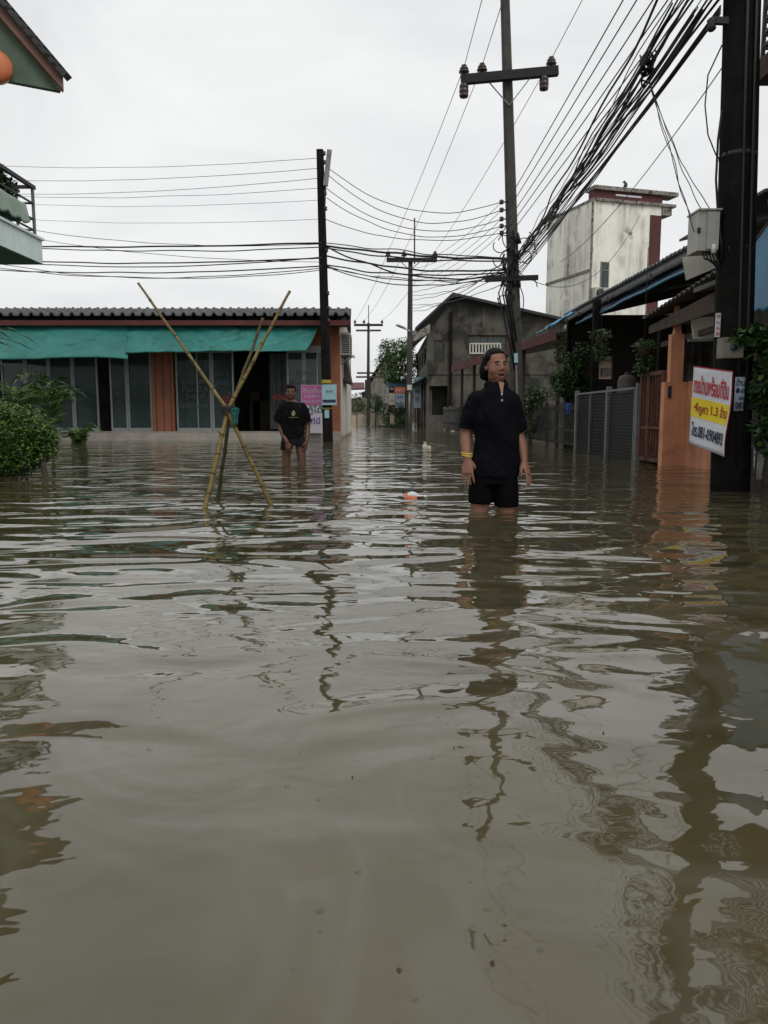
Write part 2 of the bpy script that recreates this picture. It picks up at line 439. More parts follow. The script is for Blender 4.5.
m, nt, b = new_mat('muddy_flood_water')
v0 = mapped(nt)
sil = noise_t(nt, mapped(nt, (.9, .35, 1), (2, 1, 0)), 1.6, 5, .55, 1.5)
colw = mixc(nt, ramp(nt, sil, .32, .68), (.054, .045, .020), (.084, .070, .035))
film = noise_t(nt, mapped(nt, (1, 1, 1), (5, 3, 0)), 1.5, 3, .5, 2.2)   # pale scum drawn out in threads
fr = nt.nodes.new('ShaderNodeMath'); fr.operation = 'ABSOLUTE'
fs = nt.nodes.new('ShaderNodeMath'); fs.operation = 'SUBTRACT'; fs.inputs[1].default_value = .5
nt.links.new(film, fs.inputs[0]); nt.links.new(fs.outputs[0], fr.inputs[0])
fm = nt.nodes.new('ShaderNodeMath'); fm.operation = 'MULTIPLY'; fm.inputs[1].default_value = .30
nt.links.new(ramp(nt, fr.outputs[0], .11, .0), fm.inputs[0])
colw = mixc(nt, fm.outputs[0], colw, (.125, .115, .09))
nt.links.new(colw, b.inputs['Base Color'])
b.inputs['Roughness'].default_value = .03; b.inputs['IOR'].default_value = 1.66
b.inputs['Specular IOR Level'].default_value = .5
b.inputs['Specular Tint'].default_value = (1, .975, .92, 1)
def layer(sx, sy, rot, scale, detail, amp, loc, dist=.6):
    tcn = nt.nodes.new('ShaderNodeTexCoord'); mpn = nt.nodes.new('ShaderNodeMapping')
    mpn.inputs['Scale'].default_value = (sx, sy, 1); mpn.inputs['Rotation'].default_value = (0, 0, R(rot)); mpn.inputs['Location'].default_value = loc
    nt.links.new(tcn.outputs['Object'], mpn.inputs[0])
    f = noise_t(nt, mpn.outputs[0], scale, detail, .45, dist)
    mu = nt.nodes.new('ShaderNodeMath'); mu.operation = 'MULTIPLY'; mu.inputs[1].default_value = amp
    nt.links.new(f, mu.inputs[0]); return mu.outputs[0]
def addn(a, c):
    n = nt.nodes.new('ShaderNodeMath'); n.operation = 'ADD'; nt.links.new(a, n.inputs[0]); nt.links.new(c, n.inputs[1]); return n.outputs[0]
def muln(a, c):
    n = nt.nodes.new('ShaderNodeMath'); n.operation = 'MULTIPLY'; nt.links.new(a, n.inputs[0])
    if isinstance(c, float): n.inputs[1].default_value = c
    else: nt.links.new(c, n.inputs[1])
    return n.outputs[0]
WAVE_A, WAVE_B, WAVE_C = .044, .034, .0060
big = layer(.6, 1.0, -28, 1.5, 1.0, WAVE_A, (1.3, 4.1, 0), .5)
mid = layer(.5, 1.0, -36, 3.2, 1.0, WAVE_B, (7.3, 2.1, 0), .7)
fine = layer(.75, 1.0, -30, 8.5, 1.0, WAVE_C, (3.3, 9.1, 0), .8)
tiny = layer(.75, 1.0, -30, 26.0, 1.0, .0019, (1.3, 5.1, 0), .5)
patch = ramp(nt, noise_t(nt, mapped(nt, (.5, .8, 1), (11, 4, 0)), .55, 2, .5), .3, .7)
# the water is stiller where the wader with the camera stands: waves grow with distance from there
tcn = nt.nodes.new('ShaderNodeTexCoord'); sp = nt.nodes.new('ShaderNodeVectorMath'); sp.operation = 'DISTANCE'
sp.inputs[1].default_value = (0, .2, 0); nt.links.new(tcn.outputs['Object'], sp.inputs[0])
calm = nt.nodes.new('ShaderNodeMapRange'); calm.clamp = True
calm.inputs[1].default_value = .6; calm.inputs[2].default_value = 3.6; calm.inputs[3].default_value = .36; calm.inputs[4].default_value = 1.0
nt.links.new(sp.outputs['Value'], calm.inputs[0])
near = nt.nodes.new('ShaderNodeMath'); near.operation = 'SUBTRACT'; near.inputs[0].default_value = 1.15; nt.links.new(calm.outputs[0], near.inputs[1])
ripl = muln(addn(fine, muln(tiny, near.outputs[0])), addn(muln(patch, .62), muln(calm.outputs[0], .12)))
hgt = addn(muln(addn(big, mid), calm.outputs[0]), ripl)
def rings(x, y, amp, k):                              # ripples spreading from what stands in the water
    d = nt.nodes.new('ShaderNodeVectorMath'); d.operation = 'DISTANCE'; d.inputs[1].default_value = (x, y, 0)
    nt.links.new(tcn.outputs['Object'], d.inputs[0])
    s_ = muln(d.outputs['Value'], k); sn = nt.nodes.new('ShaderNodeMath'); sn.operation = 'SINE'; nt.links.new(s_, sn.inputs[0])
    e = nt.nodes.new('ShaderNodeMapRange'); e.clamp = True; e.interpolation_type = 'SMOOTHSTEP'
    e.inputs[1].default_value = .1; e.inputs[2].default_value = 1.1; e.inputs[3].default_value = amp; e.inputs[4].default_value = 0
    nt.links.new(d.outputs['Value'], e.inputs[0]); return muln(sn.outputs[0], e.outputs[0])
for x_, y_, a_, k_ in ((.73, 5.28, .0011, 40.0), (-1.22, 10.6, .0016, 30.0), (-1.27, 5.5, .0006, 48.0)):
    hgt = addn(hgt, rings(x_, y_, a_, k_))
bp = nt.nodes.new('ShaderNodeBump'); bp.inputs['Strength'].default_value = 1; bp.inputs['Distance'].default_value = 1.0
nt.links.new(hgt, bp.inputs['Height']); nt.links.new(bp.outputs[0], b.inputs['Normal'])
M['water'] = m
g = MB(); g.grid(lambda u, v: (-300 + 600 * u, -40 + 500 * v, 0), 8, 8)
tag(g.build('water', M['water']), 'brown rippled flood water filling the street', kind='structure')

# ================================================================== the row of shops on the left
YW = 20.8                                             # plane of the shop front
def sx(px, Y=YW): return at(px, 400, Y).x
shop = thing('shop_building', 'single storey shop row with grey tiled roof and glass front behind the bamboo poles', 'shop building', (-6, YW, 0))
XR, XL = sx(340), -15.0
ZF, ZT = .22, 2.32                                    # shop floor, top of the glazing
mb = MB()
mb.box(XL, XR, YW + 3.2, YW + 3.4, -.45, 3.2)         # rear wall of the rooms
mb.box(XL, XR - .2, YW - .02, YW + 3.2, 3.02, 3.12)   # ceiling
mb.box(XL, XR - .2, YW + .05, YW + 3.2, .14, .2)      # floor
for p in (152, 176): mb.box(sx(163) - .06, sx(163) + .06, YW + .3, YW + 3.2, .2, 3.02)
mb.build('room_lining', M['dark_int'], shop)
mb = MB(); mb.box(XR - .2, XR, YW + .01, 28, -.45, 3.1); mb.build('side_wall', M['white_wall'], shop)
mb = MB(); mb.box(XL, XR - .005, YW - .012, YW + .2, ZT + .14, 3.0); mb.build('front_wall', M['orange_col'], shop)
mb = MB(); mb.box(XL, XR + .02, YW - .6, YW + .3, -.45, ZF - .03); mb.box(XL, XR + .02, YW - .1, YW + .25, ZF - .028, ZF)
mb.build('step', M['plinth'], shop)
for a, c in ((152.5, 174.5), (330, 340.2)):
    mb = MB(); mb.box(sx(a), sx(c) if c < 340 else XR + .004, YW - .06, YW + .22, ZF, ZT + .4); mb.build('column', M['plank_orange'] if a < 200 else M['orange_col'], shop)

def glazing(p0, p1, style, zb=ZF, zt=ZT, y=YW + .03):
    x0, x1 = sx(p0), sx(p1)
    f = MB(); t = .045
    f.box(x0, x0 + t, y, y + .06, zb, zt); f.box(x1 - t, x1, y, y + .06, zb, zt)
    f.box(x0 + t, x1 - t, y, y + .06, zb, zb + .09); f.box(x0 + t, x1 - t, y, y + .06, zt - t, zt)
    fo = f.build('door_frame' if style == 'door' else 'window_frame', M['alu'], shop)
    q = MB(); q.box(x0 + t, x1 - t, y + .025, y + .035, zb + .09, zt - t); q.build('pane', M['glass'], fo)
    return fo
for a, c in ((2, 26), (26.4, 49), (49.4, 73)): glazing(a, c, 'window')
glazing(73.4, 98, 'door'); glazing(110, 127, 'door'); glazing(127.4, 151.6, 'window')
wa = glazing(176, 211.5, 'window'); wb = glazing(212, 234, 'door'); wc = glazing(287, 304, 'door'); wd = glazing(304.4, 329, 'window')
for a, c in ((197, 198), (317, 318)):
    mb = MB(); mb.box(sx(a), sx(c), YW + .015, YW + .05, ZF + .09, ZT - .05); mb.build('mullion', M['alu'], shop)
mb = MB(); mb.box(XL, sx(152), YW + .02, YW + .1, ZT, ZT + .135); mb.box(sx(175), sx(330), YW + .02, YW + .1, ZT, ZT + .135); mb.build('lintel', M['alu'], shop)
for a, c in ((131, 150), (178, 210), (268, 286), (306, 328), (51, 72)):   # curtains hanging inside the glass
    mb = MB(); x0, x1 = sx(a), sx(c)
    mb.grid(lambda u, v: (x0 + (x1 - x0) * u, YW + .35 + .035 * math.sin(u * (x1 - x0) * 38) + .02 * nz((u * 9, v * 3, 1)), ZF + .05 + (ZT - ZF - .1) * v), 60, 4)
    mb.build('curtain', M['curtain'], shop)
for x, z, wd_, h in ((sx(250), .55, .5, .5), (sx(242), .9, .3, .4), (sx(104), .5, .3, .5), (sx(90), .5, .5, .7)):   # shelves in the dim shop
    mb = MB(); mb.box(x - wd_ / 2, x + wd_ / 2, YW + 2.0, YW + 2.3, ZF, z + h); mb.box(x - wd_ / 2 - .03, x + wd_ / 2 + .03, YW + 1.95, YW + 2.32, z + h, z + h + .03)
    mb.build('shelf_unit', M['wood'], shop)
def shop_text(rows, y=YW + .01):
    for body, p0, p1, y0, y1, m_ in rows:
        q = MB(); A, B = at(p0, y1, y), at(p1, y0, y)
        put_text(q, body, lambda s, t: (A.x + (B.x - A.x) * s, y, A.z + (B.z - A.z) * t), (0, 1, 0, 1), .01)
        q.build('window_lettering', M[m_], shop)
shop_text([('เปิดบริการ', 184, 195.5, 368, 375, 'txt_white'), ('ทุกวัน', 199, 209, 367, 375, 'txt_white'), ('รับสมัคร', 181, 195.5, 377.5, 384, 'txt_white'), ('พนักงาน', 199, 210, 377, 384, 'txt_white'),
           ('สินเชื่อ', 182, 208, 386, 392, 'txt_white'), ('โทรศัพท์', 186, 204, 394, 399, 'txt_white'), ('ติดต่อสอบถาม', 180, 208, 402, 408, 'txt_white'),
           ('บริการ', 215, 229, 370, 376, 'txt_white'), ('ทันใจ', 217, 229, 379, 385, 'txt_white'), ('ด่วน', 222, 231, 394, 402, 'txt_red'),
           ('บริการ', 296, 315, 370, 375.5, 'txt_white'), ('สินเชื่อ', 289, 312, 379, 384, 'txt_white'), ('ด่วน', 272.5, 286, 393, 400, 'txt_red'), ('ทันใจ', 272, 284, 419, 423, 'txt_white')])
# tiled roof: rolls across, courses up the slope
YE, ZE, YRID, ZRID = 19.9, 3.02, 24.4, 3.74
def skx(x, y): return x - .042 * (y - YE) if x > -2 else x
XRR = at(351, 320, YE).x
NR = int((XRR - XL) / .25)
def roofpt(u, v):
    x = XL + (XRR - XL) * u
    k = v * 4; c = k - math.floor(k)
    ph = (u * NR) % 1.0
    roll = .085 * max(0, math.cos((ph - .5) * 2 * math.pi)) ** .7 if True else 0
    return (x - .042 * (YRID - YE) * v, YE + (YRID - YE) * v, ZE + (ZRID - ZE) * v + roll + .09 * (1 - c) + .006 * nz((u * NR, math.floor(k), 2), 1.3))
mb = MB(); mb.grid(roofpt, NR * 8, 40)
mb.grid(lambda u, v: (XL + (XRR - XL) * u - .042 * (YRID - YE + 4.4 * v), YRID + 4.4 * v, ZRID - .72 * v), 2, 2)
ro = mb.build('roof', M['tile'], shop, thick=.03)
mb = MB(); mb.tube([(XL, YRID, ZRID + .04), (XRR - .18, YRID, ZRID + .04)], .1, 8); mb.build('ridge_cap', M['tile'], ro)
mb = MB(); mb.box(XL, XRR - .06, YE + .03, YE + .06, ZE - .145, ZE - .02); mb.build('fascia', M['red_fascia'], shop)
mb = MB(); mb.prism([(XRR - .058 - .042 * (y_ - YE), y_, z_) for y_, z_ in ((YE + .03, ZE - .17), (YRID, ZRID - .17), (YRID + 4.3, ZE - .17), (YRID + 4.3, ZE - .02), (YRID, ZRID - .0), (YE + .03, ZE - .02))], (.035, 0, 0))
mb.build('bargeboard', M['red_fascia'], shop)
mb = MB(); mb.prism([(XR - .2, YE + .3, ZE - .06), (XR - .2, 28, ZE - .06), (XR - .2, YRID, ZRID - .08)], (.198, 0, 0)); mb.build('gable', M['white_wall'], shop)
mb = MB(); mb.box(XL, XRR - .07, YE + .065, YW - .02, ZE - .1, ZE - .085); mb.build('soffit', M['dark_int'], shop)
# lean-to over the side openings
mb = MB(); mb.hexa([(XR + .005, 22.2, 1.62), (XR + .24, 22.2, 1.55), (XR + .20, 24.6, 1.55), (XR + .005, 24.6, 1.62), (XR + .005, 22.2, 2.36), (XR + .06, 22.2, 2.36), (XR + .06, 24.6, 2.36), (XR + .005, 24.6, 2.36)])
mb.build('side_canopy', M['wood'], shop)

# tarpaulins tied under the eave
def tarp(name, label, pts, seed, drop):
    (x0, x1, zt, yt), (xb0, xb1, zb, yb) = pts
    mb = MB()
    def fn(u, v):
        s = 1 - v
        x = (x0 + (x1 - x0) * u) * v + (xb0 + (xb1 - xb0) * u) * s
        sag = .10 * math.sin(math.pi * v) * (0.7 + .6 * nz((u * 5, 0, seed), 1))
        fold = .07 * nz((u * 9 + v * 2.6, v * 1.5, seed), 1.3) + .07 * abs(nz((u * 16 - v * 6, v * 2.0, seed), 1)) + .03 * abs(nz((u * 34 + v * 9, v * 3, seed + 3), 1))
        edge = s * drop * (nz((u * 3.2, 3, seed), 1.0))
        return (x, yt + (yb - yt) * s + fold - sag * .2, zt + (zb - zt) * s - sag * .6 + edge + fold * .3)
    mb.grid(fn, 140, 20)
    o = mb.build(name, M['tarp'], None, at_=((x0 + x1) / 2, yt, zb), thick=.012)
    h = MB(); h.tube([Vector(fn(k / 60, 0)) + Vector((0, -.01, -.005)) for k in range(61)], .022, 6); h.build('rolled_hem', M['tarp'], o)
    for u in (.02, .3, .62, .98):
        q = MB(); p = Vector(fn(u, 1)); q.tube([p + Vector((0, -.02, -.05)), p + Vector((0, .02, .1))], .008, 5); q.build('tie_cord', M['rope'], o)
    return o
zt = 2.93
tag(tarp('tarpaulin', '', ((-15, sx(131, 20.2), zt, 20.15), (-15, sx(130, 19.4), 2.04, 19.35)), 3.1, 0.14), 'long teal tarpaulin slung low under the shop eave, left of the other', 'tarpaulin', group='teal tarpaulins under the shop eave')
tag(tarp('tarpaulin', '', ((sx(129, 20.2), sx(320, 20.2), zt, 20.2), (sx(128, 19.5), sx(307, 19.5), 2.20, 19.45)), 8.4, .08), 'teal tarpaulin slung under the shop eave, ending beside the slender pole', 'tarpaulin', group='teal tarpaulins under the shop eave')

# air conditioner on the side wall
def aircon(name, label, x, y, z, w_, d_, h_, out):
    t = thing(name, label, 'air conditioner', (x, y, z))
    mb = MB(); mb.box(x, x + w_ * out, y - d_ / 2, y + d_ / 2, z, z + h_); mb.build('casing', M['grey_box'], t)
    mb = MB()
    for k in range(9): mb.box(x + (w_ + .006) * out - .006, x + (w_ + .006) * out + .006, y - d_ / 2 + .04, y + d_ / 2 - .04, z + .05 + k * (h_ - .1) / 9, z + .08 + k * (h_ - .1) / 9)
    for k in range(9): mb.box(x + .03 * out, x + (w_ - .03) * out, y - d_ / 2 - .008, y - d_ / 2 - .001, z + .05 + k * (h_ - .1) / 9, z + .08 + k * (h_ - .1) / 9)
    mb.build('grille', M['black_iron'], t)
    for yy in (y - d_ * .35, y + d_ * .35):
        mb = MB(); mb.bar((x - .02 * out, yy, z - .02), (x + (w_ + .1) * out, yy, z - .02), .03, .03); mb.bar((x - .02 * out, yy, z - .25), (x + w_ * out, yy, z - .03), .025, .025); mb.build('bracket', M['steel'], t)
    mb = MB(); mb.tube([(x + .05 * out, y + d_ * .4, z + .1), (x + .02 * out, y + d_ * .5, z + .05), (x + .02 * out, y + d_ * .5, z - .6)], .018, 6); mb.build('pipe', M['sign_white'], t)
    return t
aircon('air_conditioner', 'pale outdoor air conditioner bracketed on the white side wall of the shop row', XR + .005, 21.6, 2.25, .26, .75, .58, 1)

# poster standing at the shop front
P0, P1 = at(301.5, 432, 20.05), at(323, 385, 20.05)
pt = thing('poster_stand', 'tall pink and white poster leaning at the shop front behind the man', 'poster', ((P0.x + P1.x) / 2, 20.1, ZF))
W = P1.x - P0.x; H = P1.z - ZF + .02
mb = MB(); mb.box(P0.x, P1.x, 20.05, 20.08, ZF - .03, P1.z); mb.build('board', M['poster_white'], pt)
mb = MB(); mb.box(P0.x + .01, P1.x - .01, 20.043, 20.049, P1.z - H * .42, P1.z - .01); mb.build('pink_panel', M['sign_pink'], pt)
q = MB(); sf = lambda s, t: (P0.x + W * s, 20.036, ZF + H * t)
put_text(q, 'สินเชื่อ', sf, (.1, .9, .82, .93)); put_text(q, 'อนุมัติไว', sf, (.15, .85, .7, .79)); put_text(q, 'ดอกเบี้ยต่ำ', sf, (.1, .9, .62, .68)); q.build('pale_lettering', M['sign_white'], pt)
q = MB(); put_text(q, 'กู้ได้', sf, (.3, .97, .36, .56), .012); q.build('green_lettering', M['txt_green'], pt)
q = MB(); put_text(q, 'ที่นี่', sf, (.45, .85, .17, .31), .012); put_text(q, 'ทันที', sf, (.15, .42, .16, .24)); q.build('violet_lettering', M['txt_violet'], pt)
mb = MB(); mb.bar((P0.x + .1, 20.09, P1.z - .2), (P0.x + .1, 20.35, ZF), .03, .03); mb.bar((P1.x - .1, 20.09, P1.z - .2), (P1.x - .1, 20.35, ZF), .03, .03); mb.build('easel_leg', M['wood'], pt)

# ================================================================== two storey house at upper left
lh = thing('corner_house', 'two storey house with dark tiled gable and mint balcony, cut off at left', 'house', (-7.5, 10, 0))
mb = MB(); mb.box(-13, -6.35, 3, 11.4, -.45, 5.0); mb.build('wall', M['mint'], lh)
A = at(61, 91, 12.0); Bp = at(0, 80, 11.6)
dv = Vector((Bp.x - A.x, Bp.y - A.y, 0)).normalized()            # along the gable, away from the street
bk = Vector((dv.y, -dv.x, 0))                                    # back into the house
if bk.y < 0: bk = -bk
C0 = at(0, 13, 11.6)
tip = Vector((A.x, A.y, A.z)); slope = (C0.z - tip.z - .12) / (Vector((C0.x - tip.x, C0.y - tip.y, 0)).length)
ridge = tip + dv * 2.4 + Vector((0, 0, 2.4 * slope + .12))
tip2 = tip + dv * 4.8
mb = MB(); mb.prism([tip - dv * 0, tip2, ridge], bk * .1); mb.build('gable', M['gable_green'], lh)
mb = MB()
fr_ = bk * -.12
e = Vector((0, 0, .22)); tipo = tip - dv * .02
mb.prism([tipo + fr_ - Vector((0, 0, .03)), ridge + fr_ - Vector((0, 0, .03)), ridge + fr_ + e, tipo + fr_ + e * .75], bk * .1)
mb.build('bargeboard', M['brown_trim'], lh)
mb = MB(); n_ = 26
bkr = Vector((-.035, 1, 0)); rl = (ridge - tip).normalized(); nrm = rl.cross(bk).normalized()
if nrm.z < 0: nrm = -nrm
L = (ridge - tip).length + .18
o0 = tip + rl * .0 + Vector((0, 0, .13)) + bk * -.2
for k in range(n_):                                              # courses of tiles stepping down the rake
    a0, a1 = o0 + rl * (L * k / n_), o0 + rl * (L * (k + 1) / n_ + .06)
    h0, h1 = nrm * .10, nrm * .045; dk = bkr * (.18 + 4.6 * k / n_)
    mb.hexa([a0, a1, a1 + dk, a0 + dk, a0 + h0, a1 + h1, a1 + h1 + dk, a0 + h0 + dk])
mb.build('roof', M['tile_dark'], lh)
mb = MB(); mb.hexa([ridge + Vector((0, 0, .2)) + bk * -.2, tip2 + Vector((0, 0, .2)) + bk * -.2, tip2 + Vector((0, 0, .2)) + bk * 6, ridge + Vector((0, 0, .2)) + bk * 6,
                    ridge + Vector((0, 0, .3)) + bk * -.2, tip2 + Vector((0, 0, .3)) + bk * -.2, tip2 + Vector((0, 0, .3)) + bk * 6, ridge + Vector((0, 0, .3)) + bk * 6]); mb.build('roof_slope', M['tile_dark'], lh)
c_ = at(-4, 66, 11.5); mb = MB()
rm = Matrix((tuple(dv), tuple(Vector((0, 0, 1))), tuple(-bk))).transposed()
rings = []
for r0, zz in ((.0001, .09), (.12, .085), (.19, .06), (.215, .02), (.215, -.1), (.0001, -.1)):
    rings.append([c_ + dv * (r0 * math.cos(2 * math.pi * k / 28)) + Vector((0, 0, r0 * math.sin(2 * math.pi * k / 28))) - bk * zz for k in range(28)])
mb.loft(rings); mb.build('medallion', M['medallion'], lh)
# balcony
bx1, by1 = -4.9, 11.62
ct = at(43, 264, by1); bz0 = ct.z; bz1 = at(43, 241, by1).z; bx1 = ct.x
mb = MB(); mb.box(-6.4, bx1, 4.5, by1, bz0, bz1); mb.build('balcony_slab', M['mint'], lh)
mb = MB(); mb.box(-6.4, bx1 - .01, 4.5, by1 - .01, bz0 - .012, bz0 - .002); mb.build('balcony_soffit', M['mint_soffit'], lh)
mb = MB(); mb.box(bx1 - .12, bx1 + .03, 4.5, by1 + .03, bz1 + .002, bz1 + .035); mb.build('coping', M['mint'], lh)
rz = at(34, 187, by1 - .05).z; rx = bx1 - .07
mb = MB()
mb.bar((rx, 4.5, rz), (rx, by1 - .0, rz), .05, .05)
mb.bar((rx, by1 - .09, rz - .01), (-6.3, by1 - .09, rz - .01), .05, .04)
for zz in (.23, .45, .6): mb.bar((rx, 4.5, rz - zz), (rx, by1 - .09, rz - zz), .022, .022); mb.bar((rx, by1 - .09, rz - zz), (-6.3, by1 - .09, rz - zz), .022, .022)
rail = mb.build('railing', M['black_iron'], lh)
for yy in (by1 - .06, 10.2, 8.8, 7.4, 6.0):
    mb = MB(); mb.bar((rx, yy, bz1 + .03), (rx, yy, rz - .02), .035, .035, (0, 1, 0)); mb.build('baluster', M['grey_paint'], rail)
mb = MB(); mb.bar((rx - .22, by1 - .09, bz1 + .03), (rx - .22, by1 - .09, rz - .02), .03, .03, (0, 1, 0)); mb.build('baluster', M['grey_paint'], rail)
mb = MB()
ya1 = 11.2
def aw(u, v):
    y = 6.5 + (ya1 - 6.5) * u
    s = abs(math.sin(u * 30 * math.pi / 2))
    return (rx + .05 + .05 * (1 - v) - .012 * s, y, 3.30 + .24 * v - .05 * (1 - v) * s)
mb.grid(aw, 180, 8); mb.build('scalloped_awning', M['awning_green'], lh, thick=.012)
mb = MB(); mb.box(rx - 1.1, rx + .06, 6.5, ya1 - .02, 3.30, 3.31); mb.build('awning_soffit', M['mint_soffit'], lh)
# potted plants on the balcony
r_ = random.Random(3)
for k, yy in enumerate((9.6, 10.3, 10.85, 11.2)):
    pl = thing('balcony_plant', ('bushy potted plant nearest the balcony corner', 'low potted plant second along the balcony rail', 'tall potted plant third along the balcony rail', 'potted plant farthest from the balcony corner, at the photo edge')[3 - k], 'plant', (rx - .28, yy, bz1 + .03), 'potted plants on the mint balcony')
    mb = MB(); mb.lathe((rx - .28, yy, bz1 + .03), [(.09, 0), (.12, .2), (.13, .22), (.11, .22)], 12); mb.build('pot', M['orange_col'], pl)
    mb = MB(); hh = (.74, .66, .70, .62)[k]
    leaves(mb, blob_pts([((rx - .26, yy, bz1 + hh), (.20, .26, .18)), ((rx - .28, yy + .05, bz1 + hh - .2), (.16, .2, .18))], 900, r_), .075, r_)
    mb.build('foliage', GREENS('a', 'b', 'd'), pl, recalc=False)

# clipped shrub and palms at the left
def shrub(name, label, c, blobs, n, size, r_, mats, trunks, cat='shrub', group=None, weights=None):
    t = thing(name, label, cat, c, group)
    mb = MB(); leaves(mb, blob_pts(blobs, n, r_), size, r_, .1, len(mats), .5, weights); mb.build('foliage', mats, t, recalc=False)
    mb = MB()
    for p0, p1, r0 in trunks:
        p0, p1 = Vector(p0), Vector(p1); md = (p0 + p1) / 2 + Vector((.02, .02, 0)); mb.tube([p0, md, p1], [r0, r0 * .85, r0 * .6], 8)
    for _ in range(14):
        bl = r_.choice(blobs); s = Vector(trunks[0][1]); mb.tube([s, (s + Vector(bl[0])) / 2 + Vector((r_.gauss(0, .05), r_.gauss(0, .05), .03)), Vector(bl[0]) + Vector((r_.gauss(0, .4) * bl[1][0], r_.gauss(0, .4) * bl[1][1], r_.gauss(0, .3) * bl[1][2]))], [.02, .012, .006], 5)
    mb.build('trunk', M['bark'], t)
    return t
r_ = random.Random(11)
bc = wat(45, 476)
shrub('clipped_shrub', 'dense rounded green shrub standing in the water at the left edge', (bc.x, bc.y, -.45),
      [((-4.12, 8.6, .46), (.50, .55, .32)), ((-4.5, 8.7, .50), (.6, .6, .32)), ((-4.3, 8.5, .22), (.62, .5, .28)), ((-3.80, 8.55, .34), (.25, .3, .24)), ((-4.9, 8.6, .3), (.6, .6, .4))],
      60000, .044, r_, GREENS('a', 'b', 'c', 'd'), [((bc.x, bc.y, -.45), (bc.x - .08, bc.y + .1, .3), .045), ((-4.35, 8.6, -.45), (-4.3, 8.6, .3), .05), ((-4.8, 8.7, -.45), (-4.75, 8.7, .3), .05)], weights=(6, 3, 5, 2))  # light-green leaves weighted up, standing in for light from above
def palm(name, label, base, n, L, r_, lean=1.0, stemh=.5):
    t = thing(name, label, 'palm', base, 'palms in front of the shop row')
    base = Vector(base); lf = MB(); st = MB()
    for k in range(n):
        a = 2 * math.pi * k / n + r_.uniform(-.3, .3); l = L * r_.uniform(.7, 1.15); up = r_.uniform(.7, 1.5)
        d = Vector((math.cos(a), math.sin(a), 0)); pts = []
        for i in range(9):
            s = i / 8; pts.append(base + Vector((0, 0, stemh * min(1, s * 3))) + d * (l * lean * s * (.35 + .4 * s)) + Vector((0, 0, l * up * (s - .62 * s * s))))
        st.tube(pts, [.012 - .001 * i for i in range(9)], 5)
        for i in range(2, 9):
            for sgn in (-1, 1):
                for sub in (0, .5):
                    if i + sub > 8: continue
                    p = pts[i] if sub == 0 else (pts[i] + pts[i - 1]) / 2
                    ax = (pts[i] - pts[i - 1]).normalized(); sd_ = ax.cross(Vector((0, 0, 1))).normalized() * sgn
                    q = p + (sd_ * .8 + ax * .6 + Vector((0, 0, -.25 + r_.gauss(0, .08)))).normalized() * (l * .30 * (1.1 - s * .3))
                    lf.cur = r_.randrange(3); wv = ax * .022
                    md = (p + q) / 2 + Vector((0, 0, .02)); lf.poly([p - wv * .4, md - wv, q, md + wv])
    lf.build('frond', GREENS('a', 'b', 'c'), t, recalc=False); st.build('stem', M['leaf_b'], t)
    return t
r_ = random.Random(5)
palm('areca_palm', 'feathery palm in front of the leftmost shop window', (sx(18, 18.2), 18.2, -.2), 16, 1.7, r_, .6, .7)
palm('areca_palm', 'yellow green palm in front of the shop glass, right of the others', (sx(50, 17.6), 17.6, -.25), 16, 1.55, r_, .45, .8)
palm('areca_palm', 'small low palm beside the shop step, behind the shrub', (sx(78, 18.6), 18.6, -.25), 11, .95, r_, .5, .12)
palm('areca_palm', 'tall palm cut off by the left edge, drooping fronds beside the teal tarpaulin', (-7.4, 12.6, .1), 14, 2.0, r_, .85, 1.0)

# ================================================================== poles
def pole_shaft(mb, p0, p1, r0, r1, sq=True):
    p0, p1 = Vector(p0), Vector(p1); n = 10
    rings = []
    for i in range(n + 1):
        s = i / n; c = p0 + (p1 - p0) * s; r = r0 + (r1 - r0) * s
        if sq:
            k = r * .82; e = r * .5
            rings.append([c + Vector(q) for q in ((-k, -e, 0), (-e, -k, 0), (e, -k, 0), (k, -e, 0), (k, e, 0), (e, k, 0), (-e, k, 0), (-k, e, 0))])
        else:
            rings.append([c + Vector((r * math.cos(a * math.pi / 6) * (1 + .05 * nz((a, i, r0 * 50))), r * math.sin(a * math.pi / 6) * (1 + .05 * nz((a + 5, i, r0 * 50))), 0)) for a in range(12)])
    mb.loft(rings, smooth=not sq)
PIN = [(.02, 0), (.02, .05), (.075, .055), (.08, .085), (.05, .1), (.065, .11), (.065, .135), (.04, .15), (.045, .16), (.04, .185), (.015, .2)]
DROP = [(.02, 0), (.06, .01), (.07, .05), (.055, .07), (.07, .085), (.07, .13), (.055, .145), (.07, .16), (.06, .22), (.02, .24)]
def on(p0, p1, z):
    p0, p1 = Vector(p0), Vector(p1); return p0 + (p1 - p0) * ((z - p0.z) / (p1.z - p0.z))

# the tall pole behind the woman
YC = 17.0
cb, ct_ = at(518, 440, YC), at(505, 0, YC)
pc0 = Vector((cb.x, YC, -.45)); pc0 = on(cb, ct_, -.45); pc1 = on(cb, ct_, 10.6); pc0.y = pc1.y = YC
cp = thing('utility_pole', 'tall concrete power pole with crossarm and cable clutter behind the woman', 'utility pole', pc0, 'utility poles along the street')
mb = MB(); pole_shaft(mb, pc0, pc1, .17, .095); mb.build('pole', M['pole'], cp)
xa0, xa1 = at(461, 80, YC - .2), at(558, 71, YC - .2)
mb = MB(); mb.bar(xa0, xa1, .14, .17); mb.build('crossarm', M['crossarm'], cp)
xc = (xa0 + xa1) / 2
for pa in (.25, .75):
    q = xa0 + (xa1 - xa0) * pa; mb = MB(); mb.bar(q, on(pc0, pc1, xc.z - .55) + Vector((0, -.13, 0)), .035, .012); mb.build('brace', M['steel'], cp)
INS = {}
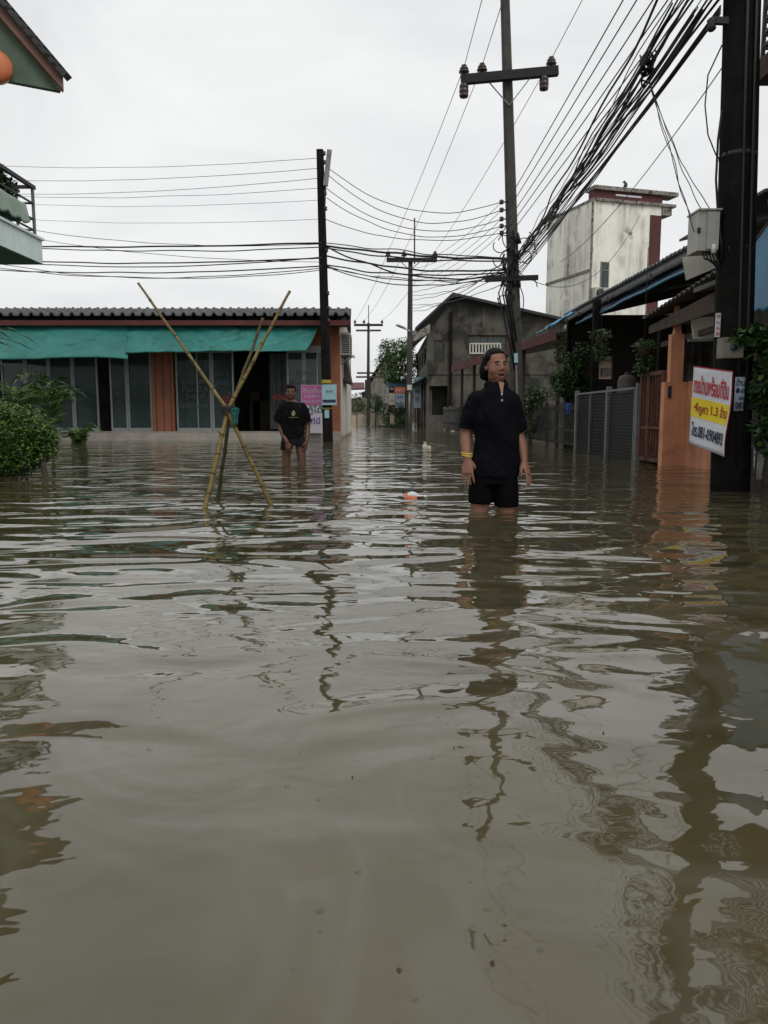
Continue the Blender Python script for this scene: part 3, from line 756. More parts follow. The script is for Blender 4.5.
for nm, px in (('a', 464), ('b', 482), ('c', 551)):
    f_ = (at(px, 75, YC - .2).x - xa0.x) / (xa1.x - xa0.x); q = xa0 + (xa1 - xa0) * f_ + Vector((0, 0, .065))
    mb = MB(); mb.lathe(q, [(a_ * 1.35, b_ * 1.15) for a_, b_ in PIN], 12); mb.build('pin_insulator', M['porcelain'], cp); INS[nm] = q + Vector((0, 0, .18))
for px in (464, 544):
    f_ = (at(px, 75, YC - .2).x - xa0.x) / (xa1.x - xa0.x); q = xa0 + (xa1 - xa0) * f_ + Vector((0, -.02, -.36))
    mb = MB(); mb.lathe(q, [(a_ * 1.4, b_ * 1.2) for a_, b_ in DROP], 12); mb.build('dead_end_insulator', M['porcelain'], cp)
RACK = []
for py in (202, 210, 219, 226, 233):
    q = at(501.5, py, YC - .05); mb = MB(); mb.tube([q + Vector((-.03, 0, 0)), q + Vector((.14, 0, 0))], .015, 6); mb.lathe(q - Vector((0, 0, .045)), [(.03, 0), (.05, .02), (.035, .045), (.05, .07), (.03, .09)], 10); mb.build('spool_insulator', M['porcelain'], cp); RACK.append(q)
l0, l1 = at(485, 279.5, YC - .15), at(538, 277.5, YC - .15)
mb = MB(); mb.bar(l0, l1, .09, .1); mb.build('lower_crossarm', M['crossarm'], cp)
r_ = random.Random(21)
mb = MB()
for k in range(15):                                     # splice cases and slack loops at the attachment
    z = 3.35 + r_.random() * 1.1; c = on(pc0, pc1, z) + Vector((r_.uniform(-.22, .12), -.14, 0)); L_ = r_.uniform(.1, .25)
    mb.tube([c, c + Vector((r_.uniform(-.12, .12), r_.uniform(-.05, .02), -L_))], r_.uniform(.02, .045), 7)
mb.build('splice_case', M['cable'], cp)
mb = MB()
for k in range(13):
    z = 2.9 + r_.random() * 1.5; c = on(pc0, pc1, z) + Vector((r_.uniform(-.3, .3), -.12, 0)); ra = r_.uniform(.1, .3); el = r_.uniform(.6, 1.6)
    a0 = r_.uniform(0, 6); sp_ = r_.uniform(3, 6)
    mb.tube([c + Vector((ra * math.cos(a0 + sp_ * i / 16), -.02 * i / 16, ra * el * math.sin(a0 + sp_ * i / 16))) for i in range(17)], .011, 5)
for k in range(5):
    x_ = r_.uniform(-.13, .05); mb.tube([on(pc0, pc1, 3.9 - k * .05) + Vector((x_, -.15, 0)), on(pc0, pc1, 3.2) + Vector((x_ - .06 - .05 * k, -.16, 0)), on(pc0, pc1, 2.4 - .2 * k) + Vector((x_ * .6, -.15, 0))], .016, 5)
mb.build('slack_cable_loop', M['cable'], cp)
for z0, z1, m_ in ((1.75, 1.95, 'sign_blue'), (1.0, 1.7, 'steel')):
    mb = MB(); a_ = on(pc0, pc1, z0); b_ = on(pc0, pc1, z1)
    mb.bar(a_ + Vector((-.02, -.165, 0)), b_ + Vector((-.02, -.165, 0)), .08 if m_ == 'sign_blue' else .045, .03, (0, 1, 0)); mb.build('number_plate' if m_ == 'sign_blue' else 'conduit', M[m_], cp)

# the dark pole at right, close by
YP = 6.76
b0_, t0_ = at(730, 488, YP), at(742, 0, YP)
pr0, pr1 = on(b0_, t0_, -.45), on(b0_, t0_, 7.6)
rp = thing('utility_pole', 'dark near pole at right carrying the for-sale banner and grey cabinet', 'utility pole', pr0, 'utility poles along the street')
mb = MB(); pole_shaft(mb, pr0, pr1, .165, .125, False); mb.build('pole', M['pole_dark'], rp)
mb = MB()
for zz in (4.06, 3.79): 
    c = on(pr0, pr1, zz); mb.bar(c + Vector((-.08, -.05, 0)), c + Vector((-.25, -.02, .02)), .04, .05); mb.lathe(c + Vector((-.25, -.02, -.06)), [(.02, 0), (.04, .02), (.03, .05), (.04, .08), (.02, .1)], 8)
    mb.build('cable_clamp', M['black_iron'], rp); mb = MB()
mb = MB()
for zz in (2.0, 2.75): mb.lathe(on(pr0, pr1, zz), [(.147, 0), (.15, .0), (.15, .035), (.147, .035)], 16)
mb.build('steel_band', M['black_iron'], rp)
mb = MB()
for x_, dz in ((-.02, 0), (.05, .2)): mb.tube([on(pr0, pr1, z_) + Vector((x_, -.15, 0)) for z_ in (4.6, 3.0, 1.5, .2 + dz)], .014, 6)
mb.build('riser_cable', M['cable'], rp)
# loops hanging down its left side
for pts, rr in (([(722, 45), (708, 75), (705, 105), (708, 135), (716, 155), (722, 162)], .006), ([(722, 110), (718, 140), (716, 180), (718, 215), (721, 240), (722, 262)], .010)):
    mb = MB(); pp = [at(x_, y_, YP - .08) for x_, y_ in pts]; mb.tube(pp, rr, 6); mb.build('hanging_cable', M['cable'], rp)

# roadside pole in front of the shops
YL = 19.3
b0_, t0_ = at(328, 442, YL), at(320, 150, YL)
pl0, pl1 = on(b0_, t0_, -.45), on(b0_, t0_, t0_.z)
lp = thing('utility_pole', 'slender dark pole in front of the shop row with yellow band', 'utility pole', pl0, 'utility poles along the street')
mb = MB(); pole_shaft(mb, pl0, pl1, .15, .1); mb.build('pole', M['pole_dark'], lp)
q0, q1 = at(325.5, 186, YL - .1), at(329.5, 150, YL - .1)
mb = MB(); mb.bar(q0, q1, .11, .09, (0, 1, 0)); mb.build('street_light', M['steel'], lp)
mb = MB(); mb.tube([at(324, 220, YL - .08), at(325, 200, YL - .1), q0], .02, 6); mb.build('light_bracket', M['black_iron'], lp)
for py0, py1 in ((380, 383.5), (405.5, 409)):
    mb = MB(); a_, b_ = at(326, py1, YL), at(326, py0, YL)
    c0, c1 = on(pl0, pl1, a_.z), on(pl0, pl1, b_.z)
    pole_shaft(mb, c0, c1, .142, .14); mb.build('yellow_band', M['yellow_paint'], lp)
mb = MB(); mb.box(c0.x - .05, c0.x + .06, YL - .16, YL - .145, c0.z - .22, c0.z - .02); mb.build('notice', M['sign_blue'], lp)
mb = MB()
for k, zz in enumerate((6.9, 6.55, 6.2, 5.85, 5.5, 4.55, 3.55, 3.2, 2.9)):
    mb = MB(); c = on(pl0, pl1, min(zz, pl1.z - .1)); mb.lathe(c + Vector((.1, -.08, -.05)), [(.02, 0), (.045, .02), (.03, .05), (.045, .08), (.02, .1)], 8); mb.build('spool_insulator', M['porcelain'], lp)
# sign fixed to it
A, B_ = at(322, 405, YL - .2), at(336.5, 384.5, YL - .2)
sg = thing('notice_board', 'small pale blue board fixed to the slender pole beside the pink poster', 'sign', ((A.x + B_.x) / 2, YL - .2, A.z))
mb = MB(); mb.box(A.x, B_.x, YL - .2, YL - .18, A.z, B_.z); mb.build('board', M['sign_blue'], sg)
mb = MB(); mb.box(A.x + .02, B_.x - .02, YL - .206, YL - .2015, A.z + .06, A.z + .13); mb.build('dark_stripe', M['txt_navy'], sg)
q = MB(); put_text(q, 'ประกาศ', lambda s, t: (A.x + (B_.x - A.x) * s, YL - .207, A.z + (B_.z - A.z) * t), (.25, .75, .6, .75)); q.build('lettering', M['txt_navy'], sg)

# pole in mid street, and the far one
YM = 31.0
def hv_pole(label, Y, pxb, pxt, ytop, arm, ins, braces, rod, extra=None, base_m='pole'):
    b0_, t0_ = at(pxb, 428, Y), at(pxt, ytop, Y)
    p0, p1 = on(b0_, t0_, -.45), t0_
    t = thing('utility_pole', label, 'utility pole', p0, 'utility poles along the street')
    mb = MB(); pole_shaft(mb, p0, p1, .16, .10); mb.build('pole', M[base_m], t)
    a0, a1 = at(arm[0], arm[2], Y - .15), at(arm[1], arm[2], Y - .15)
    mb = MB(); mb.bar(a0, a1, .12, .15); mb.build('crossarm', M['crossarm'], t)
    out = []
    for px in ins:
        q = at(px, arm[2], Y - .15) + Vector((0, 0, .07)); mb = MB(); mb.lathe(q, [(r0 * 1.4, z0 * 1.3) for r0, z0 in PIN], 8); mb.build('pin_insulator', M['porcelain'], t); out.append(q + Vector((0, 0, .25)))
    for px in braces:
        mb = MB(); mb.bar(at(px, arm[2] + 1, Y - .15), at((pxb + pxt) / 2, arm[2] + 10, Y - .1), .05, .02); mb.build('brace', M['steel'], t)
    q = at(rod[0], rod[1], Y); mb = MB(); mb.tube([at(rod[0], arm[2] + 4, Y), q], .03, 5); mb.build('earth_rod', M['pole'], t)
    return t, p0, p1, out
mp_, mp0, mp1, MI = hv_pole('mid street pole with crossarm, lamp arm and pale lower conduit', YM, 409, 410.5, 258, (386.5, 437, 260), (388, 404, 435), (400, 421), (414.6, 218))
mb = MB(); mb.bar(at(410, 331, YM - .2), at(398, 325.5, YM - .6), .05, .05); mb.bar(at(404, 328, YM - .4), at(397, 325, YM - .65), .16, .05); mb.build('lamp_arm', M['alu'], mp_)
mb = MB(); mb.tube([at(409.5, 386, YM - .2), at(409, 432, YM - .2)], .035, 6); mb.build('conduit', M['steel'], mp_)
mb = MB(); q = at(409.5, 388, YM - .25); mb.box(q.x - .09, q.x + .09, q.y - .08, q.y + .06, q.z - .08, q.z + .12); mb.build('meter_box', M['cream_panel'], mp_)
fp_, fp0, fp1, FI = hv_pole('distant pole with two crossarms beside the tree, far down the street', 55.0, 368, 368.5, 323, (354, 383, 325), (355, 364, 382), (), (368.6, 305))
for a_ in ((356, 381, 330.5), (357, 382, 373), (356, 384, 377)):
    mb = MB(); mb.bar(at(a_[0], a_[2], 54.9), at(a_[1], a_[2], 54.9), .1, .12); mb.build('crossarm', M['wood'], fp_)
mb = MB(); mb.box(at(365, 400, 54.6).x, at(371, 400, 54.6).x, 54.3, 54.7, at(365, 398, 54.6).z, at(365, 380, 54.6).z); mb.build('transformer_box', M['black_iron'], fp_)

# ================================================================== cables
def cable(name, label, p0, p1, sag, r, group, m_='cable', seed=None, n=26, wig=0):
    p0, p1 = Vector(p0), Vector(p1); pts = []
    for i in range(n + 1):
        s = i / n; p = p0.lerp(p1, s); p.z -= sag * 4 * s * (1 - s)
        if wig:
            e = math.sin(math.pi * s) ** .5; p += Vector((nz((s * 5, seed, 0)), nz((s * 4, seed, 7)), nz((s * 6, seed, 3)))) * wig * e
        pts.append(p)
    mb = MB(); mb.tube(pts, r, 5)
    o = mb.build(name, M[m_], None, at_=pts[0])
    return tag(o, label, 'cable', group)
G1 = 'power lines strung over the street from the crossarms'
for (a_, bpt) in ((MI[0], INS['a']), (MI[1], INS['b']), (MI[2], INS['c'])):
    cable('power_line', 'thin power line from the mid street pole up to the tall pole crossarm', a_, bpt, .15, .007, G1, 'cable_grey')
for k in 'abc':
    cable('power_line', 'thin power line passing overhead from the tall pole crossarm', INS[k], INS[k] + Vector((.3, -40, .6)), .5, .007, G1, 'cable_grey')
for a_, b_ in zip(FI, MI): cable('power_line', 'thin power line between the far pole and the mid street pole', a_, b_, .3, .009, G1, 'cable_grey')
for k, q in enumerate(RACK):
    cable('low_voltage_line', 'straight thin line running overhead from the spool rack on the tall pole', q + Vector((.12 + .02 * k, .05, 0)), q + Vector((.15 + .13 * k, -34, .9)), .25, .008, 'five straight lines over the street')
    cable('low_voltage_line', 'thin line from the spool rack away down the street', q, at(412, 262 + 6 * k, YM), .3, .006, 'lines running down the street', 'cable_grey')
# across the junction: roadside pole to the tall pole
LP = [(327, 167), (327, 174), (326, 188), (327, 198), (325, 219)]
for k, (a_, q) in enumerate(zip(LP, RACK)):
    cable('service_line', 'thin sagging line crossing between the slender pole and the tall pole', at(a_[0], a_[1], YL - .1), q, (.55, .62, .55, .5, .3)[k], .0085, 'sagging lines over the junction', seed=k, wig=.03)
for k, (y0, y1, sg_, rr) in enumerate(((243, 258, .04, .012), (246, 259, .06, .024), (248, 261, .10, .016), (256, 270, .14, .02), (265, 272, .14, .016), (266, 272, .26, .012), (268, 281, .12, .009), (247, 274, .34, .018), (267, 273, .34, .012))):
    cable('telecom_cable', 'thick black telecom cable across the junction at lower height', at(327, y0, YL - .12), at(508, y1, YC - .15), sg_, rr, 'thick cables over the junction', seed=20 + k, wig=.055)
# off to the left frame edge
for k, (y0, y1, rr) in enumerate(((158, 166, .006), (168, 180, .0065), (178, 194, .0065), (188, 196, .006), (200, 203, .005), (219, 218, .005))):
    e_ = at(5, y1, 25.0); cable('service_line', 'thin line running left from the slender pole behind the balcony', at(320, y0, YL - .05), e_, .12, rr, 'thin lines above the shop roof', seed=40 + k, wig=.02)
for k, (y0, y1, rr, sg_) in enumerate(((243, 246, .022, .05), (247, 246, .014, .12), (258, 260, .018, .1), (257, 261, .014, .2), (266, 270, .016, .12), (268, 268, .011, .25), (270, 264, .010, .3), (244, 224, .008, .25), (262, 232, .007, .2))):
    e_ = at(0, y1, 24.0); cable('telecom_cable', 'black telecom cable running left from the slender pole above the shop roof', at(322, y0, YL - .1), e_, sg_, rr, 'telecom cables above the shop roof', seed=60 + k, wig=.035)
# the heavy bundle between the tall pole and the near dark pole
r_ = random.Random(77)
K0 = at(513, 268, YC - .12)
K1 = at(697, -8, YP)
for k in range(22):
    thick = r_.random()
    e_ = r_.gauss(0, 1)
    a_ = K0 + Vector((.1 + .08 * e_, 0, .25 + .2 * e_ * .6 + r_.uniform(-.1, .1)))
    b_ = K1 + Vector((r_.gauss(0, .10), r_.gauss(0, .12), r_.gauss(0, .10)))
    cable('telecom_cable', 'black cable in the messy bundle between the tall pole and the near dark pole', a_, b_, r_.uniform(.04, .14), .0045 + .0075 * thick, 'messy bundle of cables', seed=100 + k, wig=.10)
for k in range(6):                                       # a tighter second rope of cables clamped lower on the near pole
    a_ = K0 + Vector((.1, 0, -.2 + .06 * k)); b_ = at(719, 15, YP) + Vector((0, -.02, .012 * k))
    cable('telecom_cable', 'black cable in the tight lower bundle clamped to the near dark pole', a_, b_, .02 + .02 * k, .008, 'tight lower bundle of cables', seed=140 + k, wig=.035)
for k in range(9):                                       # past the pole, towards and over the camera
    a_ = K1 + Vector((-r_.uniform(-.1, .2), -.1, r_.uniform(-.03, .3))); cable('telecom_cable', 'black cable of the bundle passing overhead at the top right', a_, a_ + Vector((r_.uniform(-.6, .2), -9, .9 + r_.uniform(0, .4))), .15, .008 + .008 * r_.random(), 'cables overhead at the top right', seed=160 + k, wig=.08)
for k in range(6):                                       # and away down the street
    a_ = K0 + Vector((-.1, .1, r_.uniform(-.3, .2))); cable('telecom_cable', 'black telecom cable running from the tall pole away down the street', a_, at(409.5, 292 + 4 * k, YM), .10 + .03 * k, .009, 'cables down the street', seed=180 + k, wig=.08)
mb = MB()
for k in range(16):
    c = K0.lerp(K1, .868 + .012 * r_.random()) + Vector((0, 0, .0 + r_.uniform(-.08, .08))); a0 = r_.uniform(0, 6); ra = r_.uniform(.03, .08)
    mb.tube([c + Vector((ra * math.cos(a0 + .5 * i), .06 * math.sin(a0 + i), ra * 1.2 * math.sin(a0 + .5 * i))) for i in range(10)], .009, 5)
tag(mb.build('cable_coil', M['cable'], None, at_=K0.lerp(K1, .874)), 'knot of coiled slack cable tied to the bundle in mid air', 'cable')
dr = K0.lerp(K1, .878)
for k, (px, py) in enumerate(((700, 246), (712, 212), (704, 214), (694, 232))):
    cable('drop_line', 'thin drop line hanging from the bundle to the grey cabinet', dr + Vector((0, 0, -.1)), at(px, py, YP - .05), (.02, .10, .07, .0)[k], .004, 'drop lines to the grey cabinet', seed=200 + k, wig=.03)
cable('drop_line', 'single thin wire slanting from the near pole to the street houses', on(pr0, pr1, 3.5) + Vector((-.12, 0, 0)), at(560, 262, 16), .2, .005, None)
cable('drop_line', 'thin wire drooping past the cream tower from the tall pole', at(518, 272, YC), at(640, 215, 24), 1.0, .008, None)
# ================================================================== far street
def zat(py, Y): return at(384, py, Y).z
def xat(px, Y, py=415): return at(px, py, Y).x
# grey two storey house with the mildewed gable
YG = 38.0
gx0, gx1 = xat(427, YG), 8.6
gh = thing('concrete_house', 'old mildewed grey two storey concrete house with an arched window in its gable end', 'house', (gx0, YG, 0))
pk = at(452, 300, YG); el, er = zat(334, YG), zat(320, YG)
def wall_with_holes(mb, x0, x1, z0, z1, y, th, holes):
    """holes = [(xa,xb,za,zb)] not overlapping in x; box pieces around them"""
    xs = x0
    for xa, xb, za, zb in sorted(holes):
        if xa > xs: mb.box(xs, xa, y, y + th, z0, z1)
        if za > z0: mb.box(xa, xb, y, y + th, z0, za)
        if zb < z1: mb.box(xa, xb, y, y + th, zb, z1)
        xs = xb
    if xs < x1: mb.box(xs, x1, y, y + th, z0, z1)
hA = (xat(433, YG), xat(444, YG), zat(363, YG), zat(340, YG))
hB = (xat(467, YG), xat(506, YG), zat(354, YG), zat(335, YG))
hC = (xat(429, YG), xat(447.5, YG), zat(415, YG), zat(386, YG))
mb = MB(); zs = zat(372, YG)
wall_with_holes(mb, gx0, gx1, zs, el, YG, .25, [hA, hB]); wall_with_holes(mb, gx0, gx1, -.45, zs, YG, .25, [(hC[0], hC[1], hC[2], hC[3])])
mb.prism([(gx0, YG, el), (gx1, YG, el), (gx1, YG, er), (pk.x, YG, pk.z)], (0, .25, 0))
mb.build('gable_wall', M['dirty_wall'], gh)
mb = MB(); mb.box(gx0 - .03, gx1, YG - .05, YG, zs - .12, zs + .05); mb.box(gx0 - .02, gx0 + .3, YG - .06, YG, zs + .05, el); mb.build('string_course', M['dirty_wall'], gh)
mb = MB(); mb.box(xat(448.5, YG), xat(451.5, YG), YG - .16, YG, -.4, zat(312, YG)); mb.build('drain_pipe', M['pole_dark'], gh)
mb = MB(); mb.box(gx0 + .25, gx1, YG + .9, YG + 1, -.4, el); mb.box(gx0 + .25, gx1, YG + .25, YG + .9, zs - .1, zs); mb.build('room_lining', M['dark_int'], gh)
def window_fr(root, h, y, bars, m_='wood', arched=False):
    xa, xb, za, zb = h; mb = MB(); t = .07
    mb.box(xa, xa + t, y, y + .06, za, zb); mb.box(xb - t, xb, y, y + .06, za, zb); mb.box(xa, xb, y + .002, y + .058, za, za + t); mb.box(xa, xb, y + .002, y + .058, zb - t, zb)
    for k in range(1, bars): x_ = xa + (xb - xa) * k / bars; mb.box(x_ - .02, x_ + .02, y + .01, y + .05, za, zb)
    mb.box(xa, xb, y + .015, y + .045, (za + zb) / 2 - .02, (za + zb) / 2 + .02)
    if arched:
        for k in range(9):
            a0, a1 = math.pi * k / 9, math.pi * (k + 1) / 9; c = ((xa + xb) / 2, zb - .28); r0, r1 = (xb - xa) / 2 - .02, (xb - xa) / 2 + .30
            mb.prism([(c[0] + rr * math.cos(a), y - .03, max(c[1] + rr * math.sin(a), c[1])) for rr, a in ((r0, a0), (r1, a0), (r1, a1), (r0, a1))], (0, .05, 0))
    fo = mb.build('window', M[m_], root)
    q = MB(); q.box(xa + t, xb - t, y + .03, y + .034, za + t, zb - t); q.build('pane', M['glass'], fo)
window_fr(gh, hA, YG + .06, 4, 'wood', True)
window_fr(gh, hB, YG + .12, 6)
mb = MB()
gA, gB = xat(469, YG), xat(499, YG)
for k in range(11): x_ = gA + (gB - gA) * k / 10; mb.box(x_ - .035, x_ + .035, YG - .05, YG - .01, zat(354, YG), zat(343.5, YG))
mb.box(gA, gB, YG - .06, YG - .005, zat(354, YG), zat(352.5, YG)); mb.box(gA, gB, YG - .06, YG - .005, zat(344.5, YG), zat(343, YG)); mb.build('balcony_grille', M['cream_panel'], gh)
# street side: openings between piers
YB = 52.0
mb = MB()
npier = 5
for k in range(npier):
    y0 = YG + .25 + (YB - YG - .25) * k / npier; y1 = y0 + (YB - YG) / npier
    mb.box(gx0, gx0 + .25, y0, y0 + .9, -.45, el); mb.box(gx0, gx0 + .25, y0 + .9, y1, zs - .4, zs + .5); mb.box(gx0, gx0 + .25, y0 + .9, y1, el - .5, el); mb.box(gx0 + 1.2, gx0 + 1.3, y0, y1, -.4, el)
mb.build('street_wall', M['dirty_wall'], gh)
mb = MB(); mb.hexa([(gx0 - .7, YG + .5, zs - .55), (gx0, YG + .5, zs - .2), (gx0, YB, zs - .2), (gx0 - .7, YB, zs - .55), (gx0 - .7, YG + .5, zs - .5), (gx0, YG + .5, zs - .12), (gx0, YB, zs - .12), (gx0 - .7, YB, zs - .5)]); mb.build('shop_awning', mat('faded_green_sheet', (.06, .17, .13), .7, .3, 3), gh)
evx, evz = at(415, 331, YG).x, zat(331, YG)
rk = at(452, 296.5, YG); rr_ = at(556, 321, YG)
mb = MB()
for q0, q1 in (((evx, evz), (rk.x, rk.z)), ((rk.x, rk.z), (rr_.x + .6, rr_.z - .1))):
    a_, b_ = Vector((q0[0], YG - .45, q0[1])), Vector((q1[0], YG - .45, q1[1])); e = Vector((0, YB - YG + .9, 0)); u_ = Vector((0, 0, .13))
    mb.hexa([a_, b_, b_ + e, a_ + e, a_ + u_, b_ + u_, b_ + e + u_, a_ + e + u_])
gr_ = mb.build('roof', M['tile_dark'], gh)
mb = MB(); mb.box(evx - .15, evx + .05, YG - .4, YG + 6, evz - .22, evz - .02); mb.build('gutter', M['zinc_grey'], gh)
mb = MB(); mb.hexa([(evx - .1, YG - .38, evz - .55), (gx0 + .1, YG - .38, evz - .1), (gx0 + .1, YG - .3, evz - .1), (evx - .1, YG - .3, evz - .55), (evx - .1, YG - .38, evz - .2), (gx0 + .1, YG - .38, evz + .3), (gx0 + .1, YG - .3, evz + .3), (evx - .1, YG - .3, evz - .2)]); mb.build('eave_board', M['ledge'], gh)

# banners and boards in front of it
def flat_sign(name, label, px0, px1, py0, py1, Y, m_, rows=(), frame=None, posts=True, cat='sign', th=.05):
    A, B_ = at(px0, py1, Y), at(px1, py0, Y)
    t = thing(name, label, cat, ((A.x + B_.x) / 2, Y, min(A.z, 0)))
    mb = MB(); mb.box(A.x, B_.x, Y, Y + th, A.z, B_.z); mb.build('board', M[m_], t)
    for body, s0, s1, t0, t1, mm in rows:
        q = MB(); put_text(q, body, lambda s, v: (A.x + (B_.x - A.x) * s, Y - .006, A.z + (B_.z - A.z) * v), (s0, s1, t0, t1), .01); q.build('lettering', M[mm], t)
    if posts:
        mb = MB()
        for x_ in (A.x + .1, B_.x - .1): mb.bar((x_, Y + th + .03, -.45), (x_, Y + th + .03, B_.z - .1), .06, .06, (0, 1, 0))
        mb.build('post', M['wood'], t)
    return t
flat_sign('banner', 'tall pale blue upright banner outside the grey house', 413.5, 421, 377, 408, 42, 'banner_blue', [('ร้าน', .2, .8, .72, .9, 'txt_navy'), ('ซ่อม', .2, .8, .48, .64, 'txt_navy'), ('รถ', .25, .7, .2, .36, 'txt_navy')])
flat_sign('sign_board', 'square pale blue sign with dark lettering under a small blue roof', 395.5, 405, 393.5, 408, 46, 'banner_blue', [('ขาย', .15, .8, .6, .85, 'txt_navy'), ('น้ำดื่ม', .1, .9, .2, .45, 'txt_navy')])
flat_sign('sign_board', 'small cream sign with an orange top beside the blue sign', 389, 395, 393, 405, 47, 'cream_panel', [('ร้าน', .2, .8, .3, .5, 'txt_darkred')])
flat_sign('poster', 'orange and white poster above the square blue sign', 394.5, 405.5, 387, 393, 46.4, 'orange_plastic', [('อาหาร', .15, .85, .3, .7, 'sign_white')])
kx0, kx1 = xat(388, 48), xat(409, 48)
kk = thing('market_kiosk', 'small roadside kiosk with a blue grey tin roof beneath the tree', 'kiosk', (kx0, 48, -.45))
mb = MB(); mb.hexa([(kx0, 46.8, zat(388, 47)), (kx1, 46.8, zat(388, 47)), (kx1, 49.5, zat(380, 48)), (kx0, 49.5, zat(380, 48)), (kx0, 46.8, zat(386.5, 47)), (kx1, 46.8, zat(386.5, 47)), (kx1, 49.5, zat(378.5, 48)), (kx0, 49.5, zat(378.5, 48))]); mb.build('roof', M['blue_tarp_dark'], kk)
mb = MB()
for x_ in (kx0 + .1, kx1 - .1):
    for y_ in (47.6, 49.3): mb.bar((x_, y_, -.45), (x_, y_, 2.25), .09, .09, (0, 1, 0))
mb.build('post', M['wood'], kk)
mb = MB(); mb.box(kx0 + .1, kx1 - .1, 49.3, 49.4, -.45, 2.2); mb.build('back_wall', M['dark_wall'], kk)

# house beyond with grey gable, and the end of the street
fh = thing('concrete_house', 'faraway plain house with sloping dark roof behind the tree', 'house', (-1, 66, 0))
xa, xb = xat(370.5, 66), xat(396, 66)
mb = MB(); mb.prism([(xa, 66, -.45), (xb, 66, -.45), (xb, 66, zat(352, 66)), (xb - .6, 66, zat(352, 66)), (xa, 66, zat(384, 66))], (0, 9, 0)); mb.build('wall', M['concrete'], fh)
mb = MB(); mb.prism([(xa - .35, 65.7, zat(386, 66)), (xb - .5, 65.7, zat(350, 66)), (xb - .5, 65.7, zat(348, 66)), (xa - .35, 65.7, zat(383.5, 66))], (0, 9.5, 0)); mb.build('roof', M['tile_dark'], fh)
mb = MB(); mb.box(xat(376, 66), xat(381, 66), 65.93, 65.99, zat(410, 66), zat(397, 66)); mb.build('window', M['glass'], fh)
rk2 = thing('shophouse', 'distant low house with a dull red canopy at the end of the street', 'house', (-3, 75, 0))
mb = MB(); mb.box(xat(330, 76), xat(366, 76), 76, 82, -.45, zat(398, 76)); mb.build('wall', M['concrete_cream'], rk2)
mb = MB(); mb.hexa([(xat(340, 74), 73, zat(391, 74)), (xat(365, 74), 73, zat(390, 74)), (xat(364, 76), 77, zat(383, 76)), (xat(340, 76), 77, zat(383, 76)), (xat(340, 74), 73, zat(389.5, 74)), (xat(365, 74), 73, zat(388.5, 74)), (xat(364, 76), 77, zat(382, 76)), (xat(340, 76), 77, zat(382, 76))]); mb.build('roof', M['roof_red'], rk2)
dh = thing('shophouse', 'dim distant houses closing the far end of the street', 'house', (4, 92, 0))
mb = MB(); mb.box(xat(362, 92), xat(440, 92), 92, 97, -.45, zat(392, 92)); mb.build('wall', M['dirty_wall'], dh)
mb = MB(); mb.prism([(xat(360, 92), 91.5, zat(393, 92)), (xat(442, 92), 91.5, zat(393, 92)), (xat(420, 92), 91.5, zat(384, 92)), (xat(384, 92), 91.5, zat(384, 92))], (0, 6, 0)); mb.build('roof', M['tile_dark'], dh)
mb = MB()
for k in range(6): mb.box(xat(366 + 12 * k, 92), xat(373 + 12 * k, 92), 91.9, 91.98, -.2, 2.1)
mb.build('shutter', M['wood'], dh)
# garden walls at the far end
for k, (p0, p1, y0, Y, lab) in enumerate(((352, 356, 413, 44, 'pale garden wall pier next to the shop row at the far end'), (357.5, 364.5, 412, 50, 'cream garden wall segment left of the distant pole'), (371, 380, 411, 50, 'cream garden wall segment right of the distant pole'), (384, 386.5, 414, 49, 'narrow pale gatepost below the kiosk'), (390, 394.5, 413, 45, 'pale stump of wall in front of the kiosk'))):
    t = thing('garden_wall', lab, 'wall', (xat(p0, Y), Y, -.45)); a_, b_ = xat(p0, Y), xat(p1, Y)
    mb = MB(); mb.box(a_, b_, Y, Y + .2, -.45, zat(y0 + 1, Y)); mb.build('wall', M['concrete_cream'], t)
    mb = MB(); mb.box(a_ - .05, b_ + .05, Y - .05, Y + .25, zat(y0 + 1, Y), zat(y0, Y)); mb.build('coping', M['ledge'], t)

def tree(name, label, base, crown, n, size, r_, mats, cat='tree', tr=.14, weights=None):
    t = thing(name, label, cat, base); base = Vector(base)
    top = Vector(crown[0][0]); mb = MB()
    mb.tube([base, base.lerp(top, .4) + Vector((.08, 0, 0)), base.lerp(top, .75), top], [tr, tr * .8, tr * .55, tr * .2], 9)
    for c, q in crown:
        s = base.lerp(top, r_.uniform(.35, .7)); mb.tube([s, s.lerp(Vector(c), .5) + Vector((0, 0, .15)), Vector(c)], [tr * .45, tr * .3, tr * .1], 6)
        for _ in range(4):
            e = Vector(c) + Vector((r_.gauss(0, .5) * q[0], r_.gauss(0, .5) * q[1], r_.gauss(0, .5) * q[2])); mb.tube([Vector(c), e], [tr * .12, tr * .04], 4)
    mb.build('trunk', M['bark'], t)
    mb = MB(); leaves(mb, blob_pts(crown, n, r_, .45), size, r_, .3, len(mats), .5, weights); mb.build('crown', mats, t, recalc=False)
    return t
r_ = random.Random(31)
def B(px, py, Y, rx, ry=None, rz=None): return (tuple(at(px, py, Y)), (rx, ry or rx, rz or rx))
tb = at(394, 425, 50)
tree('broadleaf_tree', 'leafy green tree rising between the far pole and the grey house', (tb.x, 50, -.45),
     [B(396, 352, 50, 1.1, 1.2, .9), B(387, 362, 50, .85, .9, .8), B(404, 360, 49, 1.0, 1.0, .9), B(392, 375, 49, .9, .9, .7), B(402, 376, 48.5, .95, .9, .8), B(386, 345, 50.5, .5, .6, .45), B(407, 345, 50.5, .6, .6, .5), B(412, 368, 50, .6)], 5200, .17, r_, GREENS('a', 'b', 'c', 'd'), weights=(4, 4, 1.5, 2))
